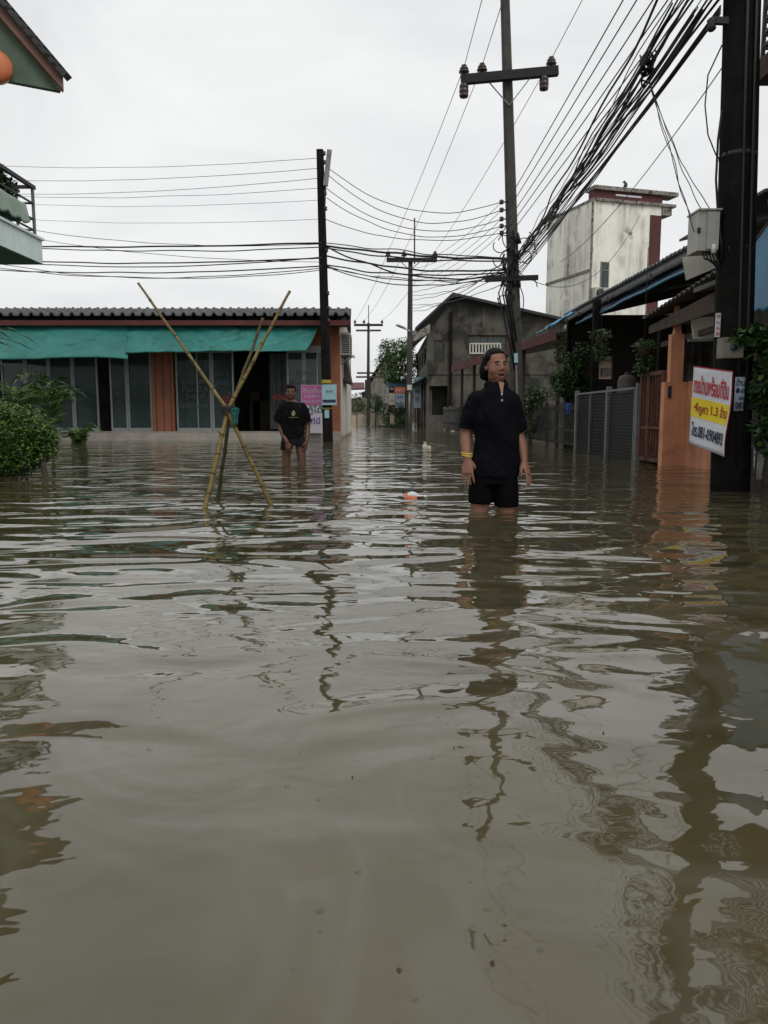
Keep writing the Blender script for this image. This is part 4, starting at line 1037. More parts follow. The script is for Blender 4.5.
for k, (lab, bl, n) in enumerate((('bushy green shrub at the far end beside the white shop wall', [B(357, 404, 52, .55, .6, .8), B(362, 409, 51, .4, .5, .6)], 1100),
                               ('bright green shrub right of the distant pole', [B(375, 402, 49, .55, .5, .6), B(380, 408, 49, .4, .4, .5)], 1000),
                               ('hanging green creeper below the kiosk, by the mid street pole', [B(400, 415, 44, .4, .4, .7), B(404, 421, 43, .4, .4, .4)], 900),
                               ('low weeds spilling over the water line under the kiosk', [B(393, 427, 42, .8, .4, .18), B(377, 428, 44, .8, .4, .12)], 900),
                               ('dark shrub behind the pale stump of wall', [B(388, 414, 47.5, .5, .4, .7)], 700))):
    c = bl[0][0]; shrub('street_shrub', lab, (c[0], c[1], -.45), bl, n, .13, r_, GREENS('a', 'b', 'd'), [((c[0], c[1], -.45), (c[0] + .05, c[1], c[2]), .05)])

# cream tower with mildew
YT = 38.0
k_ = at(593, 207, YT); th = R(17)
dL = Vector((-math.sin(th), math.cos(th), 0)); dR = Vector((math.cos(th), math.sin(th), 0))
ztop = at(592, 200, YT).z; zpar = at(592, 187, YT).z
tw = thing('tower_block', 'tall stained cream block with maroon parapet behind the right hand roofs', 'building', (k_.x, YT, 0))
O = Vector((k_.x, YT, 0))
def tp(a, b_, z): return O + dR * a + dL * b_ + Vector((0, 0, z))
def tbox(mb, a0, a1, b0, b1, z0, z1): return mb.hexa([tp(a0, b0, z0), tp(a1, b0, z0), tp(a1, b1, z0), tp(a0, b1, z0), tp(a0, b0, z1), tp(a1, b0, z1), tp(a1, b1, z1), tp(a0, b1, z1)])
WR, WL = 3.75, 4.3
mb = MB(); tbox(mb, 0, WR, 0, WL, -.45, ztop - .02); mb.build('wall', M['beige'], tw)
mb = MB(); tbox(mb, WR - .62, WR + .012, -.02, .4, at(660, 300, YT).z - 3, ztop - .45); mb.build('pilaster', M['maroon'], tw)
mb = MB(); tbox(mb, .13, WR + .75, -.12, .6, ztop - .03, ztop + .10); tbox(mb, WR + .03, WR + .55, -.06, 2, ztop - .42, ztop - .03); mb.build('ledge', M['ledge'], tw)
mb = MB(); tbox(mb, .05, WR + .05, .02, .5, ztop + .1, zpar - .08); mb.build('parapet', M['maroon'], tw)
mb = MB(); tbox(mb, 0, WR + .85, -.12, .7, zpar - .1, zpar + .08); mb.build('roof_slab', M['ledge'], tw)
mb = MB(); tbox(mb, -.03, .12, -.03, WL + .02, ztop - .02, ztop + .10); tbox(mb, -.06, 0, .04, WL, at(592, 270, YT).z - .06, at(592, 270, YT).z + .06); tbox(mb, -.03, .5, WL - .5, WL + .05, ztop + .1, ztop + .3); mb.build('string_course', M['ledge'], tw)
mb = MB(); tbox(mb, 1.2, 2.6, -.012, .02, ztop + .28, ztop + .36); mb.build('painted_stripe', M['sign_white'], tw)
mb = MB(); tbox(mb, -.05, .03, -.05, .03, -.4, ztop); mb.build('drain_pipe', M['ledge'], tw)
wz0, wz1 = at(607, 291, YT).z, at(607, 261, YT).z
mb = MB(); a0, a1 = .5, .96
tbox(mb, a0, a0 + .05, -.04, .0, wz0, wz1); tbox(mb, a1 - .05, a1, -.04, 0, wz0, wz1); tbox(mb, a0, a1, -.038, 0, wz1 - .05, wz1); tbox(mb, a0, a1, -.038, 0, wz0, wz0 + .06); tbox(mb, a0, a1, -.036, 0, wz0 + .95, wz0 + 1.0)
wf = mb.build('window', M['grey_paint'], tw)
mb = MB(); tbox(mb, a0 + .05, a1 - .05, -.02, -.008, wz0 + .06, wz1 - .05); mb.build('pane', M['glass'], wf)
mb = MB(); tbox(mb, a0 + .05, a1 - .05, -.006, -.003, wz0 + .06, wz1 - .05); mb.build('dark_room_sheet', M['dark_int'], wf)  # dark sheet stands in for the unlit room behind the pane
q = tp(.1, -.35, at(598, 300, YT).z)
aw_ = thing('air_conditioner', 'cream outdoor air conditioner low on the stained cream block', 'air conditioner', q)
mb = MB(); tbox(mb, .05, .75, -.35, -.02, q.z, q.z + .55); mb.build('casing', M['cream_panel'], aw_)
mb = MB(); c = tp(.32, -.36, q.z + .28); mb.loft([[c + dR * (r0 * math.cos(a * math.pi / 8)) + Vector((0, 0, r0 * math.sin(a * math.pi / 8))) - dL * zz for a in range(16)] for r0, zz in ((.22, 0), (.22, .015), (.03, .02))]); mb.build('fan_grille', M['black_iron'], aw_)
bd = thing('bird', 'small dark bird perched on top of the cream block', 'bird', tp(1.9, .3, zpar + .06))
q = tp(1.9, .3, zpar + .06); mb = MB(); mb.ell(q + Vector((0, 0, .22)), (.09, .09, .17), Matrix.Rotation(R(18), 3, 'Y')); mb.ell(q + Vector((-.05, 0, .40)), .065); mb.tube([q + Vector((-.1, 0, .4)), q + Vector((-.17, 0, .38))], [.02, .004], 6); mb.tube([q + Vector((.04, 0, .1)), q + Vector((.13, 0, -.1))], [.04, .025], 6)
mb.tube([q + Vector((-.02, -.03, .1)), q + Vector((-.02, -.03, 0))], .012, 5); mb.tube([q + Vector((-.02, .03, .1)), q + Vector((-.02, .03, 0))], .012, 5); mb.build('body', M['black_iron'], bd)

# ================================================================== right side of the street
# canopy with the maroon edge behind the woman
cA, cB = at(453, 367, 27), at(556, 333, 19.8)
cn_ = thing('canopy', 'lean-to canopy with a dull maroon edge behind the woman', 'canopy', (cA.x, 27, 0))
ax = (cB - cA); sdv = Vector((ax.y, -ax.x, 0)).normalized()
if sdv.x < 0: sdv = -sdv
bkv = Vector((sdv.x, sdv.y, .18)) * 4.5
u_ = Vector((0, 0, .06))
mb = MB(); mb.hexa([cA, cB, cB + bkv, cA + bkv, cA + u_, cB + u_, cB + bkv + u_, cA + bkv + u_]); mb.build('roof', M['zinc'], cn_)
mb = MB(); mb.bar(cA + Vector((-.03, -.03, -.06)), cB + Vector((-.03, -.03, -.06)), .05, .24); mb.build('fascia', M['roof_red'], cn_)
for s in (.03, .18, .42, .68, .96):
    p = cA.lerp(cB, s) + sdv * .25; mb = MB(); mb.bar((p.x, p.y, -.45), (p.x, p.y, p.z - .02), .09, .09, (0, 1, 0)); mb.build('post', M['wood'], cn_)
mb = MB(); e0, e1 = cA + sdv * 4.3, cB + sdv * 4.3
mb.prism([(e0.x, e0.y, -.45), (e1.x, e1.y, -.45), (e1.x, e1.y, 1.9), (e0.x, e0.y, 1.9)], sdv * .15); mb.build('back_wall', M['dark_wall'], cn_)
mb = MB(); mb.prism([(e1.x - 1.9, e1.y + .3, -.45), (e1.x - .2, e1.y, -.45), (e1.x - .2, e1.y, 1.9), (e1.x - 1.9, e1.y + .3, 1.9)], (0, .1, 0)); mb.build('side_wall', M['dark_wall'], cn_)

# street fence
XF = 3.62
def fence_bars(name, label, y0, y1, zb, ztp, step, group=None):
    t = thing(name, label, 'fence', (XF, y0, -.45), group)
    mb = MB(); k = 0; y = y0
    while y < y1: mb.bar((XF, y, zb), (XF, y, ztp + .03 * (k % 2)), .022, .022, (0, 1, 0)); y += step; k += 1
    for z in (zb + .03, .35, ztp - .08): mb.bar((XF + .02, y0, z), (XF + .02, y1, z), .03, .035)
    mb.build('bar_panel', M['fence_paint'], t)
    n = max(1, int((y1 - y0) / 2.4))
    for j in range(n + 1):
        yy = y0 + (y1 - y0) * j / n; mb = MB(); mb.bar((XF + .05, yy, -.45), (XF + .05, yy, ztp + .06), .08, .08, (0, 1, 0)); mb.build('post', M['concrete'], t)
    mb = MB(); mb.box(XF - .03, XF + .1, y0, y1, -.45, -.2 + zb); mb.build('footing', M['concrete'], t)
    return t
fence_bars('bar_fence', 'grey upright bar fence beside the mesh gate, a blue rag tied to it', 14.75, 20.6, .06, .86, .17)
XF = 2.72
fence_bars('bar_fence', 'low dark bar fence farther along, under the maroon edged canopy', 26.5, 36, .06, .95, .22)
XF = 3.62
# grey mesh double gate
gt = thing('mesh_gate', 'grey double gate of wire mesh and ribbed panels in pale frames', 'gate', (3.58, 13, -.45))
def leaf_frame(y0, y1, z0, z1, x, t=.045):
    mb = MB()
    for yy in (y0, y1): mb.bar((x, yy, z0), (x, yy, z1), t, t, (0, 1, 0))
    for zz in (z0, z1): mb.bar((x, y0, zz), (x, y1, zz), t, t)
    return mb
zg0, zg1 = -.1, 1.03
for (y0, y1, style) in ((12.65, 14.6, 'mesh'), (11.22, 12.6, 'rib')):
    mb = leaf_frame(y0, y1, zg0, zg1, 3.58, .034)
    if style == 'mesh': mb.bar((3.58, 13.65, zg0), (3.58, 13.65, zg1), .035, .035, (0, 1, 0))
    lf = mb.build('leaf_frame', M['grey_paint'], gt)
    mb = MB()
    if style == 'mesh':
        for k in range(20): zz = zg0 + (zg1 - zg0) * k / 20; mb.bar((3.58, y0, zz), (3.58, y1, zz), .008, .008)
        for k in range(26): yy = y0 + (y1 - y0) * k / 26; mb.bar((3.58, yy, zg0), (3.58, yy, zg1), .006, .006, (0, 1, 0))
    else:
        for k in range(24): zz = zg0 + (zg1 - zg0) * k / 24; mb.bar((3.575, y0, zz), (3.575, y1, zz), .007, .007)
    mb.build('infill', M['mesh_wire'], lf)
    mb = MB(); mb.box(3.615, 3.625, y0, y1, zg0, zg1 - .05); mb.build('dark_behind_mesh', M['mesh_gap_dark'], lf)  # dark sheet stands in for the shade seen through the gate
for yy in (14.68, 12.62, 11.14):
    mb = MB(); mb.bar((3.6, yy, -.45), (3.6, yy, 1.1), .07, .07, (0, 1, 0)); mb.build('post', M['grey_paint'], gt)
# rusty red gate
rg = thing('rusty_gate', 'rusty red double gate with sheet infill beside the orange wall', 'gate', (3.62, 10.7, -.45))
for y0, y1 in ((10.2, 10.72), (10.76, 11.05)):
    mb = leaf_frame(y0, y1, .05, 1.2, 3.62, .05); mb.bar((3.62, y0, .48), (3.62, y1, .48), .035, .035)
    n = 5 if y1 - y0 > .4 else 3
    for k in range(1, n): yy = y0 + (y1 - y0) * k / n; mb.bar((3.62, yy, .05), (3.62, yy, 1.2), .02, .02, (0, 1, 0))
    lf = mb.build('leaf_frame', M['rust'], rg)
    mb = MB(); mb.box(3.65, 3.66, y0, y1, .06, 1.18); mb.build('sheet', M['rust_sheet'], lf)
# orange wall and its stepped pillar
ow = thing('orange_wall', 'orange rendered wall ending in a stepped pillar beside the rusty gate', 'wall', (3.75, 9.5, -.45))
px0, px1 = xat(663.5, 10.05), xat(688, 10.05)
zp = zat(382, 10.05)
mb = MB(); mb.box(px0, px1, 10.05, 10.18, -.45, zp); mb.build('pillar', M['orange'], ow)
mb = MB(); ua, ub = xat(668.5, 10.05), xat(681.5, 10.05); mb.box(ua, ub, 10.06, 10.17, zp, zat(334, 10.05)); mb.build('pillar_upper', M['orange'], ow)
mb = MB(); sa_, sb_ = xat(672, 10.05), xat(679, 10.05); z0_, z1_ = zat(334, 10.05), zat(305, 10.05); c_x = xat(674.5, 10.05)
mb.hexa([(sa_, 10.08, z0_), (sb_, 10.08, z0_), (sb_, 10.16, z0_), (sa_, 10.16, z0_), (c_x - .025, 10.1, z1_), (c_x + .02, 10.1, z1_), (c_x + .02, 10.14, z1_), (c_x - .025, 10.14, z1_)]); mb.build('pillar_finial', M['orange'], ow)
mb = MB(); mb.prism([(px1 - .02, 10.04, -.45), (px1 - .02 + .1, 8.6, -.45), (px1 - .02 + .1, 8.6, zat(378, 8.6)), (px1 - .02, 10.04, zp + .01)], (.12, 0, 0)); mb.build('wall', M['orange'], ow)
# little stack of dark marks on the pillar: a letter slot plate
mb = MB(); a_ = xat(668.5, 10.04); mb.box(a_ - .018, a_ + .02, 10.03, 10.048, zat(398, 10), zat(386, 10)); mb.build('number_plate', M['txt_navy'], ow)

# carport with the long eave and blue tarpaulin edge
cpz = 2.95
co = thing('carport', 'long dark carport with corrugated roof over the gates', 'carport', (4.2, 15, 0))
XE = 4.2
def corr(x0, z0, x1, z1, y0, y1, n, amp, th):
    mb = MB()
    mb.grid(lambda u, v: (x0 + (x1 - x0) * v, y0 + (y1 - y0) * u, z0 + (z1 - z0) * v + amp * math.sin(u * n * 2 * math.pi) + .01 * nz((u * 20, v * 4, 2))), n * 6, 3)
    return mb
mb = MB(); mb.grid(lambda u, v: (XE + .06, 10.5 + 8.2 * u, cpz - .14 + .13 * v + .004 * math.sin(u * 300)), 160, 1); mb.build('eave_sheet', M['zinc_grey'], co, thick=.01)
ro_ = corr(XE, cpz + .02, 8.2, cpz + .95, 10.45, 18.7, 50, .022, .01).build('roof', M['zinc_grey'], co, thick=.012)
mb = MB()
for xx, zz in ((4.3, cpz - .06), (5.6, cpz + .25), (7.2, cpz + .62)): mb.bar((xx, 10.5, zz), (xx, 18.65, zz), .06, .09)
for yy in (10.6, 12.8, 15.2, 17.4, 18.55): mb.bar((4.25, yy, cpz - .12), (8.2, yy, cpz + .8), .06, .1)
mb.build('rafter', M['wood'], co)
for yy, xx in ((18.5, 4.3), (15.4, 4.1), (10.7, 4.55)):
    mb = MB(); mb.bar((xx, yy, -.45), (xx, yy, cpz - .1), .13 if yy == 15.4 else .1, .13, (0, 1, 0)); mb.build('post', M['pole_dark'], co)
mb = MB()
ho = (xat(591, 18.72), xat(611, 18.72), zat(379, 18.72), zat(356, 18.72))
wall_with_holes(mb, 4.35, 8.2, -.45, 2.98, 18.72, .12, [ho, (4.6, 4.7, zat(392, 18.7), zat(384, 18.7))])
mb.build('added_end_wall', M['dark_wall'], co)  # end and rear walls added to enclose the carport and darken it
mb = MB(); mb.box(8.2, 8.3, 9, 19.6, -.45, 4.0); mb.build('added_rear_wall', M['dark_wall'], co)
p = [at(684, 281, 10.42), at(716, 262, 10.42), at(712, 252, 10.42), at(683, 256, 10.42)]
p = [at(687, 280, 10.42), at(730, 262, 10.42), at(730, 253, 10.42), at(683, 257, 10.42)]
mb = MB(); mb.prism(p, (0, .04, 0)); mb.build('gable_panel', M['cream_panel'], co)
# blue tarpaulin hung below the eave
tt = thing('tarpaulin', 'blue tarpaulin, its shade put into the colour, strung along the long carport eave', 'tarpaulin', (3.95, 14, 2.6))
def bt(u, v):
    y = 10.9 + (17.2 - 10.9) * u
    return (XE + .16 - .2 * v + .03 * nz((u * 9, v * 2, 1)), y, cpz - .14 - .20 * v - .03 * math.sin(math.pi * v) + .05 * v * nz((u * 4, 0, 5)))
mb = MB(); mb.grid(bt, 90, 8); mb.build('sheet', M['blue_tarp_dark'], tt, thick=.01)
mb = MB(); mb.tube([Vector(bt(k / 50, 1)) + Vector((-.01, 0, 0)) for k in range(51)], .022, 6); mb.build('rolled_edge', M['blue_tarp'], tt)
t2 = thing('tarpaulin', 'short pale blue tarpaulin flap at the far end of the carport eave', 'tarpaulin', (3.9, 18.8, 2.5))
mb = MB(); mb.grid(lambda u, v: (XE - .15 - .5 * v, 16.9 + 1.5 * u, cpz - .12 - .30 * v + .05 * nz((u * 6, v * 3, 9))), 30, 8); mb.build('sheet', M['blue_tarp'], t2, thick=.012)
mb = MB(); mb.tube([(XE - .66, 16.9 + 1.5 * k / 12, cpz - .43 + .05 * nz((k * .5, 3, 9))) for k in range(13)], .02, 6); mb.build('rolled_edge', M['blue_tarp'], t2)

# nearer lean-to roof over the orange wall
ln = thing('lean_to', 'nearer lean-to roof with timber fascia above the orange wall', 'lean-to', (3.7, 9, 0))
a0, a1 = at(642, 319, 10.95), at(722, 267, 8.3)
rs = Vector((2.6, .1, .55)); u_ = Vector((0, 0, .05))
n = 16
mb = MB()
mb.grid(lambda u, v: tuple(a0.lerp(a1, u) + rs * v + Vector((0, 0, .018 * math.sin(u * 2 * math.pi * 18)))), 140, 3); mb.build('roof', M['zinc'], ln, thick=.012)
d_ = Vector((.03, 0, -.04))
f0, f1 = a0 + Vector((.1, 0, -.10)), a1 + Vector((.1, 0, -.16))
mb = MB(); mb.prism([f0, f1, f1 + Vector((0, 0, -.24)), f0 + Vector((0, 0, -.10))], (.03, 0, 0)); mb.build('fascia', M['wood'], ln)
mb = MB(); mb.bar(f0 + Vector((.2, 0, -.25)), f1 + Vector((.2, 0, -.36)), .05, .07); mb.build('beam', M['wood'], ln)
mb = MB(); mb.prism([f0 + Vector((.25, 0, -.02)), f1 + Vector((.25, 0, -.05)), f1 + Vector((2.4, 0, .3)), f0 + Vector((2.4, 0, .3))], (0, 0, .02)); mb.build('ceiling_board', M['ledge'], ln)
mb = MB(); mb.bar((f0.x + .25, 11.1, -.45), (f0.x + .25, 11.1, f0.z), .12, .12, (0, 1, 0)); mb.build('post', M['pole_dark'], ln)
A, B_ = at(691, 341, 9.6), at(724, 316, 9.6)
mb = MB(); mb.prism([at(694, 339, 9.6), at(724, 338, 9.6), at(724, 316, 9.6), at(691, 318, 9.6)], (0, .03, 0)); mb.build('pale_sheet', M['cream_panel'], ln)
mb = MB(); mb.bar(at(688, 340.5, 9.58), at(724, 339.5, 9.58), .03, .03); mb.build('sheet_rail', M['grey_paint'], ln)
mb = MB(); mb.grid(lambda u, v: (4.15 + 3 * u, 10.9 - .0 + .02 * math.sin(u * 160), -.45 + 2.6 * v), 200, 1); mb.build('zinc_partition', M['zinc'], ln, thick=.01)
mb = MB(); mb.grid(lambda u, v: (4.5 + .02 * math.sin(u * 170), 6.2 + 4.3 * u, -.45 + 2.0 * v), 260, 1); mb.build('zinc_side', M['zinc'], ln, thick=.01)

r_ = random.Random(61)
for k, (px, py, Y, lab) in enumerate(((601, 340, 12.6, 'trailing plant hanging from the carport rafters above the ribbed gate panel'), (644, 352, 10.9, 'small hanging plant above the rusty gate'), (560, 348, 17.4, 'hanging basket plant at the far end of the carport'))):
    c = at(px, py, Y); hp = thing('hanging_plant', lab, 'plant', tuple(c), 'hanging plants in the carport')
    mb = MB(); mb.lathe(c, [(.05, -.06), (.085, .0), (.09, .05), (.08, .05)], 12); mb.build('basket', M['wood'], hp)
    mb = MB(); leaves(mb, blob_pts([(tuple(c + Vector((0, 0, .1))), (.16, .16, .1)), (tuple(c + Vector((0, 0, -.14))), (.13, .13, .2))], 420, r_), .07, r_, .6); mb.build('foliage', GREENS('a', 'b', 'd'), hp, recalc=False)
    mb = MB(); mb.tube([c + Vector((0, 0, .03)), c + Vector((0, 0, 2.9 - c.z))], .005, 4); mb.build('cord', M['rope'], hp)
# pale pink house seen through the carport
ph = thing('pink_house', 'pale pink house glimpsed through the opening behind the mesh gate', 'house', (7, 25, 0))
mb = MB(); mb.box(6.15, 9.2, 25, 26.5, -.45, 2.35); mb.build('wall', M['pink_wall'], ph)
mb = MB(); mb.prism([(5.95, 24.6, 2.35), (9.4, 24.6, 2.35), (9.4, 24.6, 2.5), (5.95, 24.6, 2.5)], (0, 2.2, 0)); mb.build('roof', M['ledge'], ph)
mb = MB(); mb.box(xat(600, 25), xat(609, 25), 24.94, 24.99, zat(376, 25), zat(368, 25)); mb.build('window', M['ledge'], ph)
mb = MB()
for k in range(6): mb.box(xat(592 + 7 * k, 24), xat(595.5 + 7 * k, 24), 24, 24.06, -.4, zat(383.5, 24))
mb.build('picket', M['pink_wall'], ph)

# plants along the fence
r_ = random.Random(91)
shrub('flowering_shrub', 'white flowered shrub behind the bar fence right of the woman', (3.0, 17.5, -.45), [B(531, 400, 17.6, .26, .35, .3), B(540, 395, 17.6, .22, .3, .25), B(525, 410, 17.6, .22, .3, .3)], 1300, .075, r_, [M['leaf_a'], M['leaf_b'], M['flower']], [((xat(531, 17.6), 17.6, -.45), tuple(at(531, 405, 17.6)), .025)], weights=(5, 6, .5))
shrub('dark_shrub', 'tall dark leafy shrub by the carport post behind the mesh gate', (3.95, 16, -.45), [B(574, 370, 16, .22, .3, .42), B(568, 385, 16, .3, .3, .3), B(582, 355, 15.9, .16, .25, .3), B(560, 380, 16.2, .2, .3, .2), B(585, 388, 16, .18, .25, .25)], 2600, .095, r_, GREENS('b', 'd', 'a'), [((xat(576, 16), 16, -.45), tuple(at(576, 360, 16)), .04)], weights=(5, 5, 2))
shrub('potted_plant', 'low dark plant at the foot of the bar fence', (3.3, 19.6, -.45), [B(527, 428, 19.2, .3, .3, .18), B(540, 424, 18.6, .3, .3, .25)], 700, .08, r_, GREENS('b', 'd', 'a'), [((xat(530, 19), 19.2, -.45), tuple(at(530, 426, 19.2)), .03)])
rg_ = thing('rag', 'blue rag tied to the top of the bar fence', 'cloth', tuple(at(568, 408, 14.72)))
mb = MB(); c = at(568, 408, 14.66)
mb.grid(lambda u, v: tuple(c + Vector((.09 * (u - .5) * (1.2 - .5 * v) + .02 * nz((u * 4, v * 3, 2)), .03 * math.sin(u * 14) * v - .02, .09 - .2 * v + .04 * nz((u * 3, v, 5))))), 24, 12); mb.build('cloth', M['cloth_blue'], rg_, thick=.006)
wt = thing('water_tank', 'grey cylindrical water tank behind the rusty gate', 'water tank', (xat(625, 13.5), 13.5, -.45))
mb = MB(); mb.lathe((xat(626, 13.2), 13.2, -.45), [(.155, 0), (.16, .5), (.15, .52), (.16, .55), (.16, 1.1), (.15, 1.13), (.16, 1.16), (.155, 1.66), (.13, 1.74), (.05, 1.77)], 20); mb.build('drum', M['zinc'], wt)
mb = MB(); mb.lathe((xat(626, 13.2), 13.2, 1.315), [(.05, 0), (.05, .03), (.02, .04)], 14); mb.build('lid', M['black_iron'], wt)

# grey cabinet, meter box, signs on the near pole
def boxy(px0, px1, py0, py1, Y, d): A = at(px0, py1, Y); B_ = at(px1, py0, Y); return A.x, B_.x, Y, Y + d, A.z, B_.z
cb_ = thing('cable_cabinet', 'pale grey cable cabinet mounted on the near dark pole', 'cabinet', tuple(at(710, 251, YP)))
x0, x1, y0, y1, z0, z1 = boxy(698, 721, 210, 250, YP - .1, .24)
mb = MB(); mb.box(x0, x1, y0 + .02, y1, z0, z1); mb.build('casing', M['grey_box'], cb_)
mb = MB(); mb.box(x0 + .07, x1 - .005, y0 + .002, y0 + .018, z0 + .01, z1 - .01); mb.build('door', M['grey_box'], cb_)
mb = MB(); mb.box(x0 - .012, x1 + .01, y0 - .01, y1 + .01, z1, z1 + .012); mb.build('rain_hood', M['grey_box'], cb_)
mb = MB(); mb.box(x0 - .01, x0 + .015, y0 + .0, y0 + .016, (z0 + z1) / 2 - .02, (z0 + z1) / 2 + .02); mb.build('latch', M['black_iron'], cb_)
mb = MB(); mb.lathe((x1 - .05, y0 - .02, z0 - .03), [(.02, 0), (.022, .06), (.015, .07)], 10); mb.build('cable_gland', M['white'], cb_)
mb = MB()
for k in range(5): mb.tube([(x0 + .06 + .025 * k, y0 + .06, z0), (x0 + .08 + .03 * k, y0 + .05, z0 - .06 - .01 * k), (x1 + .05, y0 + .08, z0 - .1 - .03 * k)], .008, 5)
mb.build('cable_tail', M['cable'], cb_)
x0, x1, y0, y1, z0, z1 = boxy(723.5, 745, 337, 357.5, YP - .32, .14)
mx = thing('meter_box', 'grey electric meter box on the front of the near pole, half under the creeper', 'meter box', (x0, y0, z0))
mb = MB(); mb.box(x0, x1, y0 + .012, y1, z0, z1); mb.build('casing', M['ledge'], mx)
mb = MB(); mb.lathe(((x0 + x1) / 2, 0, 0), [(.0001, 0), (.03, 0), (.03, .01), (.0001, .012)], 18)
mb.v = [(v[0], y0 + .012 - v[2], (z0 + z1) / 2 + v[1]) for v in mb.v]; mb.build('dial', M['glass'], mx)
A = at(715, 337, YP - .12); B_ = at(721, 313, YP - .12)
n1_ = thing('notice_strip', 'narrow white notice with faded red rows on the left edge of the near pole', 'notice', (A.x, A.y, A.z))
mb = MB(); mb.box(A.x, B_.x, YP - .12, YP - .11, A.z, B_.z); mb.build('board', M['sign_white'], n1_)
q = MB()
for k in range(4): put_text(q, ('ขาย', 'บ้าน', 'ด่วน', '081')[k], lambda s, t: (A.x + (B_.x - A.x) * s, YP - .123, A.z + (B_.z - A.z) * t), (.15, .85, .78 - .24 * k, .93 - .24 * k), .02)
q.build('lettering', M['txt_red'], n1_)
# curved small notice wrapped on the pole
YN = YP - .19
A = at(733.5, 411, YN); B_ = at(746, 377, YN)
n2_ = thing('notice', 'small white notice with navy lettering on the near pole, right of the banner', 'notice', (A.x, YN, A.z))
nf = lambda s, t, o=0: (A.x + (B_.x - A.x) * s, YN + .012 * s * s - o, A.z + (B_.z - A.z) * t)
mb = MB(); mb.grid(lambda u, v: nf(u, v), 8, 2); mb.build('sheet', M['banner_blue'], n2_, thick=.004)
q = MB(); f2 = lambda s, t: nf(s, t, .006)
put_text(q, 'บ้าน', f2, (.1, .95, .74, .95), .02); put_text(q, '●', f2, (.1, .45, .52, .68)); put_text(q, 'เช่า', f2, (.5, .95, .53, .68), .02); put_text(q, 'ติดต่อ', f2, (.4, .9, .33, .45), .02); put_text(q, '081', f2, (.1, .95, .06, .27), .02)
q.build('lettering', M['txt_navy'], n2_)

# the for-sale banner
TL, TR, BR, BL = at(694, 366, 6.95), at(732, 371, 6.52), at(725, 457, 6.42), at(689, 443, 6.85)
sn = thing('sale_banner', 'white and yellow for sale banner with red and navy lettering tied to the near pole', 'banner', tuple(BR))
def sg_(s, t, o=0.0):
    p = TL * (1 - s) * t + TR * s * t + BR * s * (1 - t) + BL * (1 - s) * (1 - t)
    wv = .012 * math.sin(t * 7 + 1) * s + .014 * s * s * math.sin(t * 5) + .008 * math.sin(s * 6)
    nrm_ = (TR - TL).cross(BL - TL).normalized()
    if nrm_.y > 0: nrm_ = -nrm_
    return p + nrm_ * (wv + o)
def strip(t0, t1, s0=0, s1=1, o=0.0):
    mb = MB(); mb.grid(lambda u, v: tuple(sg_(s0 + (s1 - s0) * u, t0 + (t1 - t0) * v, o)), 20, 20); return mb
strip(0, 1).build('sheet', M['sign_white'], sn, thick=.004)
strip(.355, .60, .0, .995, .0045).build('yellow_band', M['sign_yellow'], sn)
strip(.985, 1.0, 0, 1, .0045).build('red_border', M['txt_red'], sn)
mb = MB(); mb.grid(lambda u, v: tuple(sg_(1, v) + Vector((.055 * u, .09 * u, 0)) * (.4 + .6 * v)), 4, 20); mb.build('folded_edge', M['txt_red'], sn, thick=.004)
def sgt(s, t): return tuple(sg_(s, t, .0085))
q = MB(); put_text(q, 'ขายบ้านพร้อมที่ดิน', sgt, (.05, .95, .655, .90), .03); q.build('red_lettering', M['txt_red'], sn)
q = MB(); put_text(q, '4', sgt, (.10, .23, .43, .545), .03); put_text(q, 'คูหา', sgt, (.24, .48, .385, .51), .03); put_text(q, '1.3', sgt, (.55, .72, .43, .545), .03); put_text(q, 'ล้าน', sgt, (.77, .96, .43, .57), .03); q.build('brick_red_lettering', M['txt_darkred'], sn)
q = MB(); put_text(q, 'โทร.081-0904893', sgt, (.07, .95, .11, .29), .035); q.build('navy_lettering', M['txt_navy'], sn)
mb = MB(); mb.tube([sg_(.97, .97), on(pr0, pr1, sg_(.97, .97).z) + Vector((-.05, -.15, .02))], .006, 5); mb.tube([sg_(.97, .06), on(pr0, pr1, sg_(.97, .06).z) + Vector((-.1, -.13, .02))], .006, 5); mb.build('tie_wire', M['rope'], sn)

# creeper over the pole and the dark house at the right edge
r_ = random.Random(44)
mb = MB()
leaves(mb, blob_pts([B(752, 332, 6.5, .12, .12, .08), B(740, 338, 6.45, .09, .08, .05), B(764, 345, 6.45, .12, .12, .12)], 260, r_, .3), .09, r_, .5, 3, .8)
leaves(mb, blob_pts([B(762, 370, 6.6, .07, .15, .3), B(764, 420, 6.7, .06, .15, .3), B(768, 400, 6.5, .14, .15, .5)], 650, r_, .3), .075, r_, .6, 3, .75)
cv = thing('creeper', 'broad leaved green creeper spilling round the right of the near pole', 'creeper', (3.25, 6.6, -.45))
mb.build('foliage', GREENS('a', 'b', 'd'), cv, recalc=False)
mb = MB()
for k in range(6):
    p0 = Vector((3.2 + .05 * k, 6.7, -.45)); mb.tube([p0] + [Vector((3.18 + .05 * k + .06 * nz((j * .6, k, 2)), 6.62 + .08 * nz((j * .5, k, 9)), -.45 + 1.8 * j / 9)) for j in range(1, 10)], .008, 5)
mb.build('stem', M['bark'], cv)
rh = thing('timber_house', 'dark timber house front behind the creeper at the right edge', 'house', (3.9, 7, -.45))
mb = MB(); mb.box(3.72, 3.85, 3.0, 8.5, -.45, 2.1); mb.build('wall', mat('dark_boarding', (.04, .034, .028), .9, .4, 3, .3, 20, stripes=('Y', 1.4, (.012, .01, .009))), rh)
